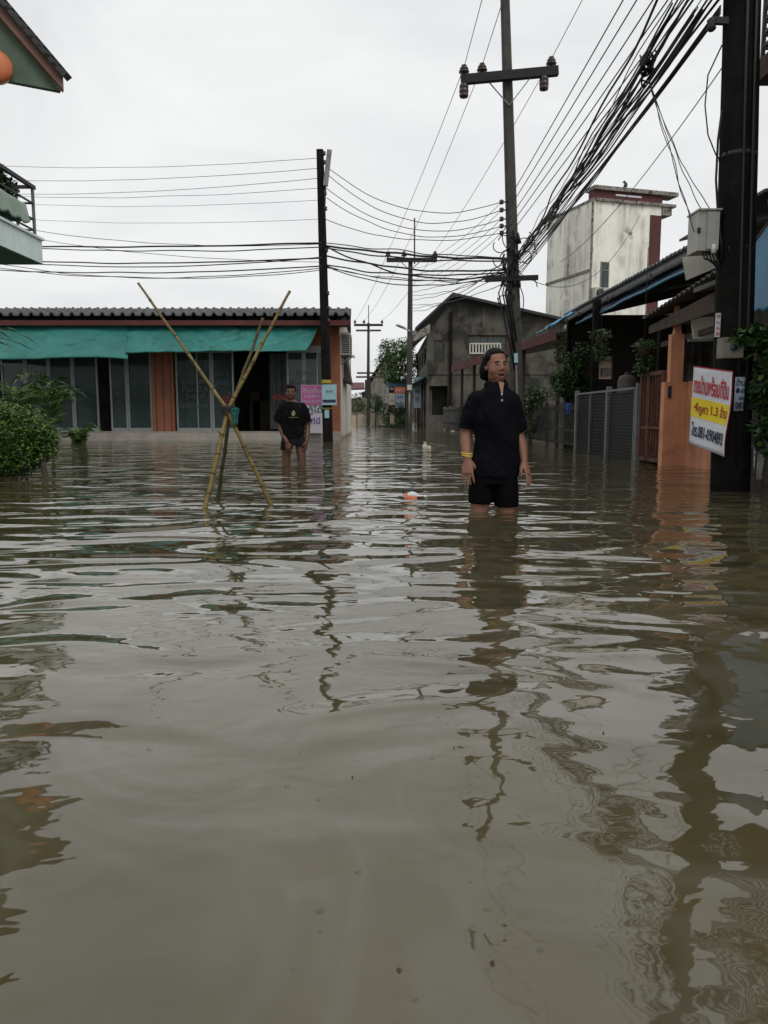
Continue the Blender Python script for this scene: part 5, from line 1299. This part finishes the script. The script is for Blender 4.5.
mb = MB(); mb.hexa([(3.4, 6.4, 1.98), (5.5, 6.4, 2.3), (5.5, 8.8, 2.3), (3.4, 8.8, 1.98), (3.4, 6.4, 2.03), (5.5, 6.4, 2.35), (5.5, 8.8, 2.35), (3.4, 8.8, 2.03)]); mb.build('roof', M['zinc'], rh)
bl_ = thing('tarpaulin', 'bright blue tarpaulin hanging from the roof at the right edge', 'tarpaulin', tuple(at(760, 310, 7.0)))
q0, q1, q2, q3 = at(748, 254, 7.5), at(798, 184, 6.9), at(796, 300, 6.4), at(747, 316, 7.2)
mb = MB(); mb.grid(lambda u, v: tuple(q0 * (1 - u) * v + q1 * u * v + q2 * u * (1 - v) + q3 * (1 - u) * (1 - v) + Vector((0, .05 * nz((u * 5 + v * 3, v * 4, 1)), .03 * nz((u * 6, v * 2, 4)) * (1 - v)))), 30, 24); mb.build('sheet', M['blue_tarp'], bl_, thick=.012)
mb = MB(); mb.tube([(q1.x, q1.y + .05, -.45), (q1.x, q1.y + .05, q1.z + .05)], .03, 8); mb.tube([q1 + Vector((0, .05, -.02)), q0 + Vector((0, .06, -.02))], .022, 8); mb.tube([q0 + Vector((0, .06, 0)), (3.75, 7.7, 2.05)], .018, 6); mb.build('support_pole', M['wood'], bl_)
uh = thing('upper_gallery', 'timber upper gallery with lattice rail jutting in at the top right corner', 'building', (4.2, 6.8, 0))
A = at(753, 86, 7.4)
mb = MB(); mb.hexa([(A.x, 3.5, A.z), (6, 3.5, A.z), (6, 7.4, A.z), (A.x, 7.4, A.z), (A.x, 3.5, A.z + .18), (6, 3.5, A.z + .18), (6, 7.4, A.z + .18), (A.x, 7.4, A.z + .18)]); mb.build('floor_slab', M['wood'], uh)
mb = MB(); zl = A.z + .2
for k in range(7): mb.bar((A.x + .05, 7.35, zl + .11 * k + .1), (6, 7.35, zl + .11 * k + .1), .03, .03); mb.bar((A.x + .05, 3.6, zl + .11 * k + .1), (A.x + .05, 7.3, zl + .11 * k + .1), .03, .03)
for k in range(14): mb.bar((A.x + .05 + .14 * k, 7.352, zl), (A.x + .05 + .14 * k, 7.352, zl + .95), .03, .03, (0, 1, 0))
mb.build('lattice', M['black_iron'], uh)
mb = MB(); mb.box(4.6, 6, 3.5, 7.2, 2.3, 6.5); mb.build('wall', M['wood'], uh)
mb = MB(); A = at(755, 204, 9.2); B_ = at(775, 184, 9.2)
ef = thing('tin_eave', 'dark tin eave corner poking out behind the near pole at the right', 'roof', (A.x, 9.2, 0))
mb.hexa([(A.x, 9.0, zat(197, 9.2)), (6.2, 9.0, zat(150, 9.2)), (6.2, 11.5, zat(150, 9.2)), (A.x, 11.5, zat(197, 9.2)), (A.x, 9.0, zat(194, 9.2)), (6.2, 9.0, zat(147, 9.2)), (6.2, 11.5, zat(147, 9.2)), (A.x, 11.5, zat(194, 9.2))]); mb.build('roof', M['zinc'], ef)
mb = MB(); mb.bar((A.x + .08, 9.05, zat(206, 9.2)), (6.1, 9.05, zat(160, 9.2)), .05, .07); mb.bar((5.4, 9.1, -.45), (5.4, 9.1, zat(172, 9.2)), .12, .12, (0, 1, 0)); mb.build('rafter', M['wood'], ef)
pw = thing('plant_pot', 'white ribbed pot standing above the water under the creeper', 'pot', tuple(at(759, 465, 6.9)))
c = at(759, 468, 6.9); mb = MB(); mb.lathe((c.x, c.y, c.z), [(.035, -.1), (.04, .0), (.048, .03), (.042, .05), (.05, .09), (.044, .11), (.052, .16), (.046, .18), (.056, .25), (.05, .25)], 18); mb.build('pot', M['white'], pw)
mb = MB(); mb.bar((c.x - .1, c.y + .02, -.12), (c.x + .25, c.y + .02, -.12), .22, .05); mb.bar((c.x + .08, c.y + .02, -.45), (c.x + .08, c.y + .02, -.13), .15, .1, (0, 1, 0)); mb.build('stand', M['concrete'], pw)

# ================================================================== bamboo tripod
bt_ = thing('bamboo_tripod', 'three tall bamboo poles lashed into a tripod, standing in the water', 'bamboo tripod', tuple(wat(240, 508)))
def bamboo(p0, pm, p1, r0, r1, m_, seed, joints=15):
    p0, pm, p1 = Vector(p0), Vector(pm), Vector(p1); n = 60; sm = (pm - p0).length / ((pm - p0).length + (p1 - pm).length); pts = []; rad = []
    L_ = (p1 - p0).length
    for i in range(n + 1):
        s = i / n; p = p0.lerp(pm, s / sm) if s < sm else pm.lerp(p1, (s - sm) / (1 - sm))
        p += Vector((nz((s * 2.4, seed, 1)), nz((s * 2.2, seed, 4)), 0)) * .02 * L_ / 2.5 * abs(math.sin(2 * math.pi * s)) + Vector((nz((s * 12, seed, 1)), 0, 0)) * .006
        k = abs((s * joints) % 1.0 - .5) * 2
        pts.append(p); rad.append((r0 + (r1 - r0) * s) * (1 + .16 * max(0, (k - .8) / .2)))
    mb = MB(); mb.tube(pts, rad, 10); po = mb.build('pole', M[m_], bt_)
    for j in range(1, joints):
        mb = MB(); s = (j) / joints; i = min(n - 1, int(s * n)); d = (pts[i + 1] - pts[i]).normalized(); r1_ = (r0 + (r1 - r0) * s) * 1.2
        mb.tube([pts[i] - d * .006, pts[i] + d * .006], r1_, 10); mb.build('node', M['bamboo_node'], po)
    for j in (4, 7, 9, 12):
        mb = MB(); i = int(j / joints * n); sg = 1 if (j + seed) % 2 else -1; mb.tube([pts[i], pts[i] + Vector((sg * .03, -.01, .035))], [.006, .002], 5); mb.build('twig_stub', M['bamboo_node'], po)
    return pts
def ext(p, q, k): return p + (p - q) * k
a_b, a_x, a_t = wat(205, 507), at(228, 409, 5.75), at(290, 291, 5.95)
def through(pb, pt):   # run the foot down to the street bed
    d = pt - pb; return pb - d * ((pb.z + .45) / d.z)
ck = at(228, 409, 5.75)
A_, T_ = wat(205, 508), at(290, 291, 5.95); bamboo(through(A_, ck), ck, T_, .021, .010, 'bamboo', 1)
A_, T_ = wat(271, 504), at(138, 283, 5.85); cm = ck + Vector((0, -.045, 0)); bamboo(through(A_, cm), cm, T_, .019, .008, 'bamboo', 2)
A_, T_ = wat(218, 498), at(263, 318, 5.9); cm = ck + Vector((.012, .045, 0)); bamboo(through(A_, cm), cm, T_, .017, .010, 'bamboo_dark', 3)
ck = ck + Vector((0, -.01, 0))
mb = MB()
for k in range(6): mb.tube([ck + Vector((.045 * math.cos(a * .7), .06 * math.sin(a * .7), -.02 + .009 * k + .012 * math.cos(a * .7 + k))) for a in range(10)], .006, 5)
mb.build('lashing', M['rope'], bt_)
mb = MB(); c = at(236, 411, 5.68)
mb.grid(lambda u, v: tuple(c + Vector((-.022 + .045 * u * (1 - .4 * v) + .015 * nz((u * 3, v * 4, 2)), .02 * math.sin(u * 9) - .02, .02 - .12 * v + .015 * nz((u * 4, v, 6))))), 14, 14); mb.build('rag', M['cloth_teal'], bt_, thick=.005)

# ================================================================== floating rubbish
c = wat(415, 497); sl = thing('floating_wrapper', 'white and orange plastic wrapper floating left of the woman', 'litter', tuple(c))
mb = MB(); mb.grid(lambda u, v: tuple(c + Vector((-.08 + .17 * u, -.03 + .07 * v, .008 + .032 * math.sin(math.pi * min(1, u * 1.5)) * math.sin(math.pi * v) ** .6 + .012 * nz((u * 7, v * 5, 2))))), 24, 14); mb.build('film', M['white'], sl, thick=.004)
mb = MB(); mb.grid(lambda u, v: tuple(c + Vector((-.085 + .10 * u, -.042 + .035 * v, -.004 + .035 * math.sin(math.pi * v * .5) * (1 - .5 * u) + .008 * nz((u * 6, v * 4, 7))))), 16, 8); mb.build('orange_print', M['orange_plastic'], sl, thick=.004)
c = wat(425, 449); sb = thing('floating_bag', 'knotted cream plastic bag floating in mid street', 'litter', tuple(c))
mb = MB(); mb.lathe(c, [(.03, -.04), (.055, 0), (.06, .04), (.042, .08), (.018, .10), (.016, .11), (.034, .135), (.03, .14)], 14); mb.ell(c + Vector((.085, .0, .02)), (.034, .03, .045)); mb.ell(c + Vector((.055, 0, .012)), (.03, .03, .02))
mb.v = [(x + .01 * nz((x * 30, y * 30, z * 30)), y, z + .008 * nz((x * 25, y * 20, z * 30), 1, 4)) for x, y, z in mb.v]; mb.build('bag', M['foam'], sb)
for k, (px, py, s) in enumerate(((475, 436, .09), (452, 430, .12), (517, 437, .05))):
    c = wat(px, py); t = thing('floating_scrap', ('pale scrap of foam floating beyond the cream bag', 'flat white scrap floating near the far fence', 'tiny white scrap by the foot of the bar fence')[k], 'litter', tuple(c))
    mb = MB(); mb.grid(lambda u, v: tuple(c + Vector((s * 2 * (u - .5), s * (v - .5), .015 + .02 * math.sin(math.pi * u) * math.sin(math.pi * v) + .006 * nz((u * 5, v * 5, k))))), 10, 8); mb.build('scrap', M['foam'], t, thick=.012)
r_ = random.Random(8)
m_b, nt_, b_ = new_mat('bubble_film'); b_.inputs['Base Color'].default_value = (.2, .2, .17, 1); b_.inputs['Roughness'].default_value = .04; b_.inputs['Alpha'].default_value = .2
for px, py in ((293, 968), (320, 911), (320, 932), (358, 872), (470, 882), (415, 1000), (287, 786), (318, 800), (432, 758), (300, 752), (540, 950)):
    c = wat(px, py); r0 = r_.uniform(.003, .0055); mb = MB(); mb.lathe(c, [(r0 * math.cos(a * math.pi / 10), r0 * .8 * math.sin(a * math.pi / 10)) for a in range(5)] + [(.0001, r0 * .8)], 12)
    tag(mb.build('bubble', m_b, None, at_=c), 'tiny air bubble floating on the muddy water in the foreground', 'bubble', 'bubbles on the near water')
for k, (px, py) in enumerate(((402, 971), (352, 777), (454, 749), (604, 734), (490, 962))):
    c = wat(px, py); mb = MB(); a = r_.uniform(0, 6); d = Vector((math.cos(a), math.sin(a), 0)); n2 = Vector((-d.y, d.x, 0)); s = r_.uniform(.006, .011)
    mb.poly([c + Vector((0, 0, .001)), c + d * s * .5 + n2 * s * .3 + Vector((0, 0, .003)), c + d * s + Vector((0, 0, .001)), c + d * s * .5 - n2 * s * .3 + Vector((0, 0, .0025))])
    tag(mb.build('leaf_speck', M['bark'], None, at_=c, thick=.0008), 'tiny brown leaf speck floating on the near water', 'leaf', 'leaf specks on the near water')
# ================================================================== people
def remeshed(mb, name, m_, parent, T, voxel, smooth, wr=None, soft=None):
    me = bpy.data.meshes.new('raw'); me.from_pydata(mb.v, [], mb.f)
    bm = bmesh.new(); bm.from_mesh(me); bmesh.ops.recalc_face_normals(bm, faces=bm.faces); bm.to_mesh(me); bm.free()
    o = bpy.data.objects.new('raw', me); COL.objects.link(o)
    md = o.modifiers.new('r', 'REMESH'); md.mode = 'VOXEL'; md.voxel_size = voxel; md.use_smooth_shade = True
    s_ = o.modifiers.new('s', 'SMOOTH'); s_.factor = .5; s_.iterations = smooth
    dg = bpy.context.evaluated_depsgraph_get()
    out = bpy.data.meshes.new_from_object(o.evaluated_get(dg))
    bpy.data.objects.remove(o); bpy.data.meshes.remove(me)
    n = len(out.vertices); co = np.empty(n * 3, 'f'); out.vertices.foreach_get('co', co); co = co.reshape(-1, 3)
    if soft:                                          # extra smoothing above a height (the face)
        ed = np.empty(len(out.edges) * 2, 'i'); out.edges.foreach_get('vertices', ed); ed = ed.reshape(-1, 2)
        deg = np.zeros(n); np.add.at(deg, ed[:, 0], 1); np.add.at(deg, ed[:, 1], 1)
        wgt = np.clip((co[:, 2] - soft[0]) / .03, 0, 1)[:, None] * .6
        for it in range(soft[1]):
            acc = np.zeros((n, 3)); np.add.at(acc, ed[:, 0], co[ed[:, 1]]); np.add.at(acc, ed[:, 1], co[ed[:, 0]])
            f_ = wgt if it % 2 == 0 else -wgt * .9
            co = co + (acc / np.maximum(deg, 1)[:, None] - co) * (wgt if it % 3 else wgt * .8)
    if wr:
        no = np.empty(n * 3, 'f'); out.vertices.foreach_get('normal', no); no = no.reshape(-1, 3)
        d = np.array([wr(p) for p in co]); co = co + no * d[:, None]
    off = parent.location if parent else Vector()
    if parent is not None and parent.parent is not None: off = off + parent.parent.location
    Tn = np.array(T); co = co @ Tn[:3, :3].T + Tn[:3, 3] - np.array(off)
    out.vertices.foreach_set('co', co.astype('f').ravel())
    out.materials.clear(); out.materials.append(m_)
    out.polygons.foreach_set('use_smooth', [True] * len(out.polygons)); out.update(); out.name = name
    ob = bpy.data.objects.new(name, out); COL.objects.link(ob); ob.parent = parent
    return ob
def xf(mb, T):
    mb.v = [tuple(T @ Vector(v)) for v in mb.v]; return mb
def ring(c, rx, ry, n=20, tilt=0.0, pw=1.0):
    out = []
    for k in range(n):
        a = 2 * math.pi * k / n; cx, sy = math.cos(a), math.sin(a)
        out.append((c[0] + rx * math.copysign(abs(cx) ** pw, cx), c[1] + ry * math.copysign(abs(sy) ** pw, sy), c[2] + tilt * cx))
    return out
def sleeve(mb, pts, rads, seg=18):
    mb.tube([Vector(p) for p in pts], rads, seg); mb.ell(pts[0], rads[0])
def limb(mb, pts, rads, seg=14):
    pts = [Vector(p) for p in pts]; P2 = []; R2 = []
    for i in range(len(pts) - 1):
        for k in range(5):
            s = k / 5; P2.append(pts[i].lerp(pts[i + 1], s)); R2.append(rads[i] + (rads[i + 1] - rads[i]) * s)
    P2.append(pts[-1]); R2.append(rads[-1])
    for _ in range(2):                                    # round the joints a little
        Q = list(P2)
        for i in range(1, len(P2) - 1): Q[i] = P2[i] * .5 + (P2[i - 1] + P2[i + 1]) * .25
        P2 = Q
    mb.tube(P2, R2, seg); mb.ell(P2[0], R2[0]); mb.ell(P2[-1], R2[-1])
def hand(mb, wr, d, palm_n, thumb_side, s=1.0, curl=.5):
    """wr wrist, d pointing direction of the hand, palm_n normal out of the palm, thumb_side unit vector"""
    wr, d, pn = Vector(wr), Vector(d).normalized(), Vector(palm_n).normalized()
    ts = d.cross(pn).normalized(); ts = ts if ts.dot(Vector(thumb_side)) > 0 else -ts; pn = pn - d * pn.dot(d); pn.normalize()
    def q(a, b_, c): return wr + d * a * s + ts * b_ * s + pn * c * s
    rings = []
    for a, wdt, th_ in ((-.01, .024, .020), (.015, .028, .018), (.045, .038, .0165), (.075, .041, .0145), (.092, .038, .012)):
        rings.append([wr + d * a * s + ts * (wdt * math.cos(t)) * s + pn * (th_ * math.sin(t)) * s for t in [2 * math.pi * k / 16 for k in range(16)]])
    mb.loft(rings)
    for k, (off, L_) in enumerate(((.030, .070), (.0105, .080), (-.0095, .074), (-.029, .058))):
        b0 = q(.082, off, 0); ang = 0; p = [b0]; dirn = d
        sp_ = ts * off * 2.6
        for j, fr in enumerate((.45, .32, .23)):
            ang += curl * (.35 + .12 * j) + .05 * k * curl
            dd = (d * math.cos(ang) + pn * math.sin(ang) + sp_ * 1.8).normalized(); p.append(p[-1] + dd * L_ * fr * s)
        mb.tube(p, [.0088 * s, .0084 * s, .0076 * s, .0062 * s], 8); mb.ell(p[-1], .0064 * s, None, 8, 6); mb.ell(p[0], .0095 * s, None, 8, 6)
    p = [q(.02, .022, .006), q(.045, .046, .014), q(.072, .054, .022), q(.094, .050, .03)]
    mb.tube(p, [.0155 * s, .0115 * s, .0098 * s, .0074 * s], 8); mb.ell(p[-1], .0076 * s, None, 8, 6); mb.ell(p[0], .016 * s, None, 8, 6)

def head(mb, c, Rm, s=1.0, jaw=0.0):
    """skull, jaw, nose, brow, cheeks, ears around centre c; face along -y of Rm"""
    def E(o, r, rot=None):
        rr = Rm if rot is None else Rm @ rot
        mb.ell(Vector(c) + Rm @ (Vector(o) * s), tuple(k * s for k in r), rr, 18, 12)
    E((0, .018, .032), (.074, .090, .080)); E((0, -.022, -.022), (.070, .068, .075)); E((0, -.030, -.050 - jaw * .5), (.054, .052, .050)); E((0, -.045, -.082 - jaw), (.030, .030, .024)); E((0, -.02, -.07 - jaw * .6), (.050, .052, .032))
    for sg in (-1, 1):
        E((sg * .036, -.045, -.028), (.034, .030, .034)); E((sg * .023, -.064, .029), (.022, .016, .010)); E((sg * .048, -.01, -.06 - jaw * .5), (.018, .03, .028))
        E((sg * .0765, .012, -.008), (.010, .020, .030), Matrix.Rotation(sg * .3, 3, 'Z')); E((sg * .0125, -.092, -.026), (.0105, .011, .0085))
    mb.tube([Vector(c) + Rm @ (Vector(o) * s) for o in ((0, -.080, .022), (0, -.089, .002), (0, -.101, -.020), (0, -.094, -.031))], [.009 * s, .0105 * s, .013 * s, .009 * s], 10)
    E((0, -.083, -.046), (.024, .011, .008)); E((0, -.080, -.072 - jaw), (.022, .012, .009))
def face_bits(person, c, Rm, T, s, mouth_open, skin_lip):
    def W_(o): return Vector(c) + Rm @ (Vector(o) * s)
    for sg in (-1, 1):
        mb = MB(); mb.ell(W_((sg * .029, -.0735, .006)), (.0130 * s, .009 * s, .0044 * s), Rm, 14, 10); xf(mb, T); eo = mb.build('eye', M['eye'], person)
        mb = MB(); mb.ell(W_((sg * .029 + .001, -.0792, .006)), (.0058 * s, .0038 * s, .0056 * s), Rm, 10, 8); xf(mb, T); mb.build('iris', M['iris'], eo)
        mb = MB(); mb.tube([W_((sg * .013, -.0845, .0275)), W_((sg * .030, -.0825, .0305)), W_((sg * .047, -.0715, .0255))], [.0028 * s, .0034 * s, .0016 * s], 6); mb.tube([W_((sg * .0155, -.0795, .0085)), W_((sg * .029, -.0825, .0108)), W_((sg * .043, -.0745, .0075))], [.0016 * s, .0024 * s, .0014 * s], 6); xf(mb, T); mb.build('eyebrow', M['hair'], person)
    z1 = -.060 if mouth_open == 0 else -.063 - mouth_open * .35
    mb = MB(); mb.ell(W_((0, -.0885, -.0505)), (.023 * s, .0075 * s, .0055 * s), Rm, 14, 8); mb.ell(W_((0, -.0865, -.0635 - mouth_open)), (.020 * s, .0085 * s, .0065 * s), Rm, 14, 8); xf(mb, T); mb.build('lips', skin_lip, person)
    mb = MB(); mb.ell(W_((0, -.0865, -.057 - mouth_open * .5)), (.0175 * s, .006 * s, (.0025 + mouth_open * .62) * s), Rm, 14, 8); xf(mb, T); mb.build('mouth', M['mouth'], person)

# ---------------------------------------------------------------- the woman
wc_ = wat(492, 511); GZ = -.45
wom = thing('person', 'woman in black polo shirt and black knee shorts, mouth open, two yellow wristbands', 'person', (wc_.x, wc_.y, GZ))
T = Matrix.Translation((wc_.x, wc_.y, GZ)) @ Matrix.Rotation(R(-4), 4, 'Z')
HC = Vector((.012, -.008, 1.424)); HS = .96; HR = Matrix.Rotation(R(20), 3, 'Z') @ Matrix.Rotation(R(2), 3, 'X') @ Matrix.Rotation(R(-3), 3, 'Y')
mb = MB()
mb.loft([ring((.012, .0, .74), .132, .100), ring((.012, .0, .84), .130, .102), ring((.015, .0, .98), .118, .098), ring((.016, -.005, 1.12), .122, .100), ring((.014, .0, 1.20), .115, .085), ring((.014, .0, 1.255), .080, .066), ring((.014, .0, 1.30), .055, .055)])
for sg in (-1, 1):
    limb(mb, [(.012 + sg * .07, 0, .80), (.005 + sg * .092, -.012, .455), (.0 + sg * .095, .01, .30), (sg * .095, .02, .085)], [.088, .062, .056, .040])
    limb(mb, [(sg * .095, .02, .085), (sg * .10, -.03, .045), (sg * .105, -.13, .028)], [.040, .040, .030]); 
limb(mb, [(.012, .012, 1.24), (.012, .006, 1.36)], [.055, .05])
rs_, re_, rw_ = (-.115, .01, 1.19), (-.180, .045, .985), (-.178, -.055, .815)
limb(mb, [rs_, (-.165, .03, 1.10), re_, (-.182, -.005, .90), rw_], [.048, .046, .042, .041, .027])
hand(mb, (-.176, -.06, .805), (.03, -.22, -1), (.25, 1, -.1), (1, -.3, 0), 1.06, .30)
ls_, le_, lw_ = (.118, .015, 1.185), (.168, .05, .965), (.205, -.02, .800)
limb(mb, [ls_, (.152, .035, 1.09), le_, (.192, .02, .88), lw_], [.048, .046, .042, .040, .026])
hand(mb, (.207, -.025, .790), (.30, -.35, -1), (-.9, .45, -.2), (-.2, -1, -.2), 1.06, .28)
head(mb, HC, HR, HS, .012)
body = remeshed(mb, 'body', M['skin_w'], wom, T, .0036, 5, None, (1.335, 9))
face_bits(wom, HC, HR, T, HS, .012, M['lip'])
# polo shirt
mb = MB()
mb.loft([ring((.012, .0, .685), .160, .128, 24), ring((.012, .0, .74), .160, .128, 24), ring((.014, .0, .86), .156, .128, 24), ring((.018, -.010, 1.0), .149, .132, 24), ring((.016, -.014, 1.10), .152, .134, 24), ring((.014, -.008, 1.18), .150, .120, 24), ring((.012, .0, 1.235), .138, .098, 24, -.004), ring((.012, .004, 1.275), .098, .078, 24), ring((.014, .004, 1.318), .066, .060, 24)])
sleeve(mb, [(-.100, .008, 1.205), (-.135, .016, 1.14), (-.158, .03, 1.06), (-.174, .036, 1.005)], [.070, .067, .067, .068]); sleeve(mb, [(.110, .008, 1.200), (.140, .022, 1.13), (.160, .036, 1.05), (.172, .046, .99)], [.068, .062, .060, .062])
def wrk(a, sc=1.0, seed=0.0):
    return lambda p: a * (nz((p[0] * 9, p[1] * 9, p[2] * 5 + seed), sc) + .7 * abs(nz((p[0] * 16 + p[2] * 9, p[1] * 14, p[2] * 12 + seed), sc)) - .2)
remeshed(mb, 'polo_shirt', M['black_knit'], wom, T, .007, 6, wrk(.020))
mb = MB()                                                   # collar and placket
cl_ = []
for k in range(25):
    a = R(-62 + 304 * k / 24) ; cl_.append((.014 + .062 * math.cos(a), .002 + .060 * math.sin(a), 1.326 + .012 * math.sin(a)))
cl_ = [p for p in cl_]
for i in range(len(cl_) - 1):
    p, q = Vector(cl_[i]), Vector(cl_[i + 1]); o_ = lambda v: Vector(((v.x - .014) * 1.35 + .014, (v.y - .002) * 1.35 + .002, v.z - .030))
    mb.prism([p, q, o_(q), o_(p)], (0, 0, .006))
xf(mb, T); mb.build('collar', M['black_knit'], wom)
mb = MB(); mb.prism([(.022, -.066, 1.318), (.060, -.064, 1.313), (.046, -.108, 1.215)], (0, -.006, 0)); xf(mb, T); mb.build('open_neck', M['skin_w'], wom)
for z_, y_ in ((1.235, -.103), (1.195, -.122)):
    mb = MB(); mb.ell((.044, y_, z_), (.007, .004, .007), None, 10, 6); xf(mb, T); mb.build('button', M['button'], wom)
# shorts
mb = MB()
mb.loft([ring((.012, 0, .64), .156, .118, 24), ring((.012, 0, .72), .152, .114, 24), ring((.012, 0, .86), .130, .10, 24)])
for sg, zb in ((-1, .505), (1, .482)):
    mb.loft([ring((.008 + sg * .088, -.006, zb), .083, .092), ring((.008 + sg * .088, -.004, .58), .084, .095), ring((.010 + sg * .078, 0, .68), .082, .102), ring((.012 + sg * .066, 0, .80), .066, .094)])
remeshed(mb, 'shorts', M['black_short'], wom, T, .0075, 4, wrk(.006, 1, 3))
# hair drawn back, thick behind the neck
mb = MB()
def HE(o, r): mb.ell(HC + HR @ (Vector(o) * HS), tuple(k * HS for k in r), HR, 18, 12)
HE((0, .036, .046), (.083, .090, .080)); HE((0, .058, .0), (.080, .072, .085)); HE((-.076, .035, .0), (.018, .04, .06)); HE((.074, .04, .005), (.016, .035, .055))
HE((-.064, .066, -.030), (.036, .042, .066)); HE((-.040, .078, -.060), (.048, .036, .042)); HE((-.060, .012, .056), (.022, .046, .036)); HE((.058, .012, .056), (.022, .044, .034)); HE((0, .006, .088), (.058, .058, .031))
remeshed(mb, 'hair', M['hair'], wom, T, .006, 3, lambda p: .003 * nz((p[0] * 60, p[1] * 12, p[2] * 16), 1) + .003 * nz((p[0] * 130, p[1] * 30, p[2] * 20), 1))
mb = MB(); mb.tube([HC + HR @ (Vector((.084 * math.cos(a), .022, .046 + .080 * math.sin(a))) * HS) for a in [R(10 + 160 * k / 20) for k in range(21)]], .004, 6); xf(mb, T); mb.build('headband', M['headband'], wom)
for z_ in (.832, .847):
    mb = MB(); n_ = 20; c = Vector((-.1765, -.046 - (z_ - .83) * -.55, z_))
    mb.tube([c + Vector((.0335 * math.cos(2 * math.pi * k / n_), .0325 * math.sin(2 * math.pi * k / n_), .010 * math.cos(2 * math.pi * k / n_ + 2) + .014 * math.sin(2 * math.pi * k / n_))) for k in range(n_ + 1)], .0045, 6); xf(mb, T); mb.build('wristband', M['yellow'], wom)

# ---------------------------------------------------------------- the man
mc_ = wat(294, 460); GM = -.5
man = thing('person', 'man in a black printed t-shirt and dark shorts wading in front of the shop', 'person', (mc_.x, mc_.y, GM))
T = Matrix.Translation((mc_.x, mc_.y, GM)) @ Matrix.Rotation(R(6), 4, 'Z')
HS = 1.0; HC = Vector((-.035, -.03, 1.475)); HR = Matrix.Rotation(R(2), 3, 'Z') @ Matrix.Rotation(R(7), 3, 'X')
mb = MB()
mb.loft([ring((.0, .0, .78), .150, .105), ring((-.005, .0, .90), .150, .105), ring((-.01, .0, 1.02), .145, .1), ring((-.015, -.005, 1.15), .16, .11), ring((-.02, .0, 1.27), .165, .095), ring((-.022, .0, 1.325), .10, .07), ring((-.025, -.01, 1.36), .06, .058)])
for sg, fy in ((-1, -.02), (1, -.05)):
    limb(mb, [(sg * .085, 0, .84), (sg * .115, fy, .49), (sg * .118, fy + .04, .32), (sg * .12, fy + .03, .085)], [.086, .060, .056, .040])
    limb(mb, [(sg * .12, fy + .03, .085), (sg * .125, fy - .02, .045), (sg * .135, fy - .13, .028)], [.042, .042, .031])
limb(mb, [(-.022, .008, 1.30), (-.032, -.016, 1.40)], [.058, .053])
limb(mb, [(-.150, .005, 1.235), (-.200, .015, 1.12), (-.200, .03, .99), (-.135, -.07, .84), (-.095, -.125, .765)], [.046, .045, .042, .037, .028])
hand(mb, (-.093, -.128, .757), (.15, -.1, -1), (.2, 1, 0), (1, -.2, .1), 1.02, .5)
limb(mb, [(.120, .005, 1.235), (.178, .02, 1.12), (.205, .04, 1.0), (.20, -.02, .86), (.185, -.06, .78)], [.046, .045, .042, .037, .028])
hand(mb, (.184, -.063, .772), (-.12, -.15, -1), (-.9, .4, 0), (-.2, -1, 0), 1.02, .6)
head(mb, HC, HR, 1.0, 0)
remeshed(mb, 'body', M['skin_m'], man, T, .0040, 5, None, (1.37, 7))
face_bits(man, HC, HR, T, 1.0, .002, M['lip'])
mb = MB()
mb.loft([ring((-.005, .0, .80), .178, .128, 24), ring((-.005, .0, .92), .175, .128, 24), ring((-.012, .0, 1.05), .172, .125, 24), ring((-.016, -.006, 1.16), .182, .128, 24), ring((-.02, -.002, 1.25), .185, .112, 24), ring((-.021, .0, 1.305), .135, .086, 24), ring((-.024, -.006, 1.345), .074, .066, 24)])
sleeve(mb, [(-.150, .005, 1.258), (-.186, .012, 1.19), (-.205, .016, 1.10), (-.212, .02, 1.05)], [.070, .070, .073, .076]); sleeve(mb, [(.122, .005, 1.258), (.158, .014, 1.19), (.184, .024, 1.10), (.194, .03, 1.05)], [.070, .070, .073, .076])
sh_ = remeshed(mb, 'printed_shirt', M['black_cotton'], man, T, .008, 6, wrk(.018, 1, 9))
mb = MB(); c = Vector((.0, -.142, 1.17))
pr = lambda o: c + Vector((o[0] * .7, o[1], o[2] * .6))
mb.prism([pr((-.035, 0, -.05)), pr((.03, 0, -.045)), pr((.045, 0, 0)), pr((.03, 0, .05)), pr((.012, 0, .085)), pr((-.01, 0, .05)), pr((-.035, 0, .02))], (0, .012, 0))
xf(mb, T); mb.build('chest_print', M['emblem'], man)
mb = MB()
for k in range(9): x_ = c.x - .09 + .021 * k; mb.prism([pr((x_ - c.x, .002, -.10)), pr((x_ - c.x + .014, .002, -.098 + .004 * (k % 2))), pr((x_ - c.x + .013, .002, -.084 + .005 * (k % 3))), pr((x_ - c.x + .001, .002, -.086))], (0, .012, 0))
xf(mb, T); mb.build('chest_print', M['emblem'], man)
mb = MB()
mb.loft([ring((0, 0, .72), .165, .125, 24), ring((0, 0, .84), .165, .125, 24), ring((0, 0, .92), .15, .11, 24)])
for sg, zb, fy in ((-1, .655, -.01), (1, .70, -.02)):
    mb.loft([ring((sg * .105, fy, zb), .092, .105, 20, sg * -.01), ring((sg * .100, fy * .5, .74), .092, .11), ring((sg * .085, 0, .83), .084, .11)])
remeshed(mb, 'shorts', M['dark_short'], man, T, .008, 4, wrk(.008, 1, 5))
mb = MB()
HE((0, .028, .045), (.081, .090, .080)); HE((0, .05, .0), (.078, .068, .07)); HE((0, -.03, .088), (.055, .048, .028)); HE((-.07, .01, .03), (.016, .03, .035)); HE((.07, .01, .03), (.016, .03, .035))
remeshed(mb, 'hair', M['hair'], man, T, .0065, 2, lambda p: .006 * nz((p[0] * 45, p[1] * 45, p[2] * 45), 1))
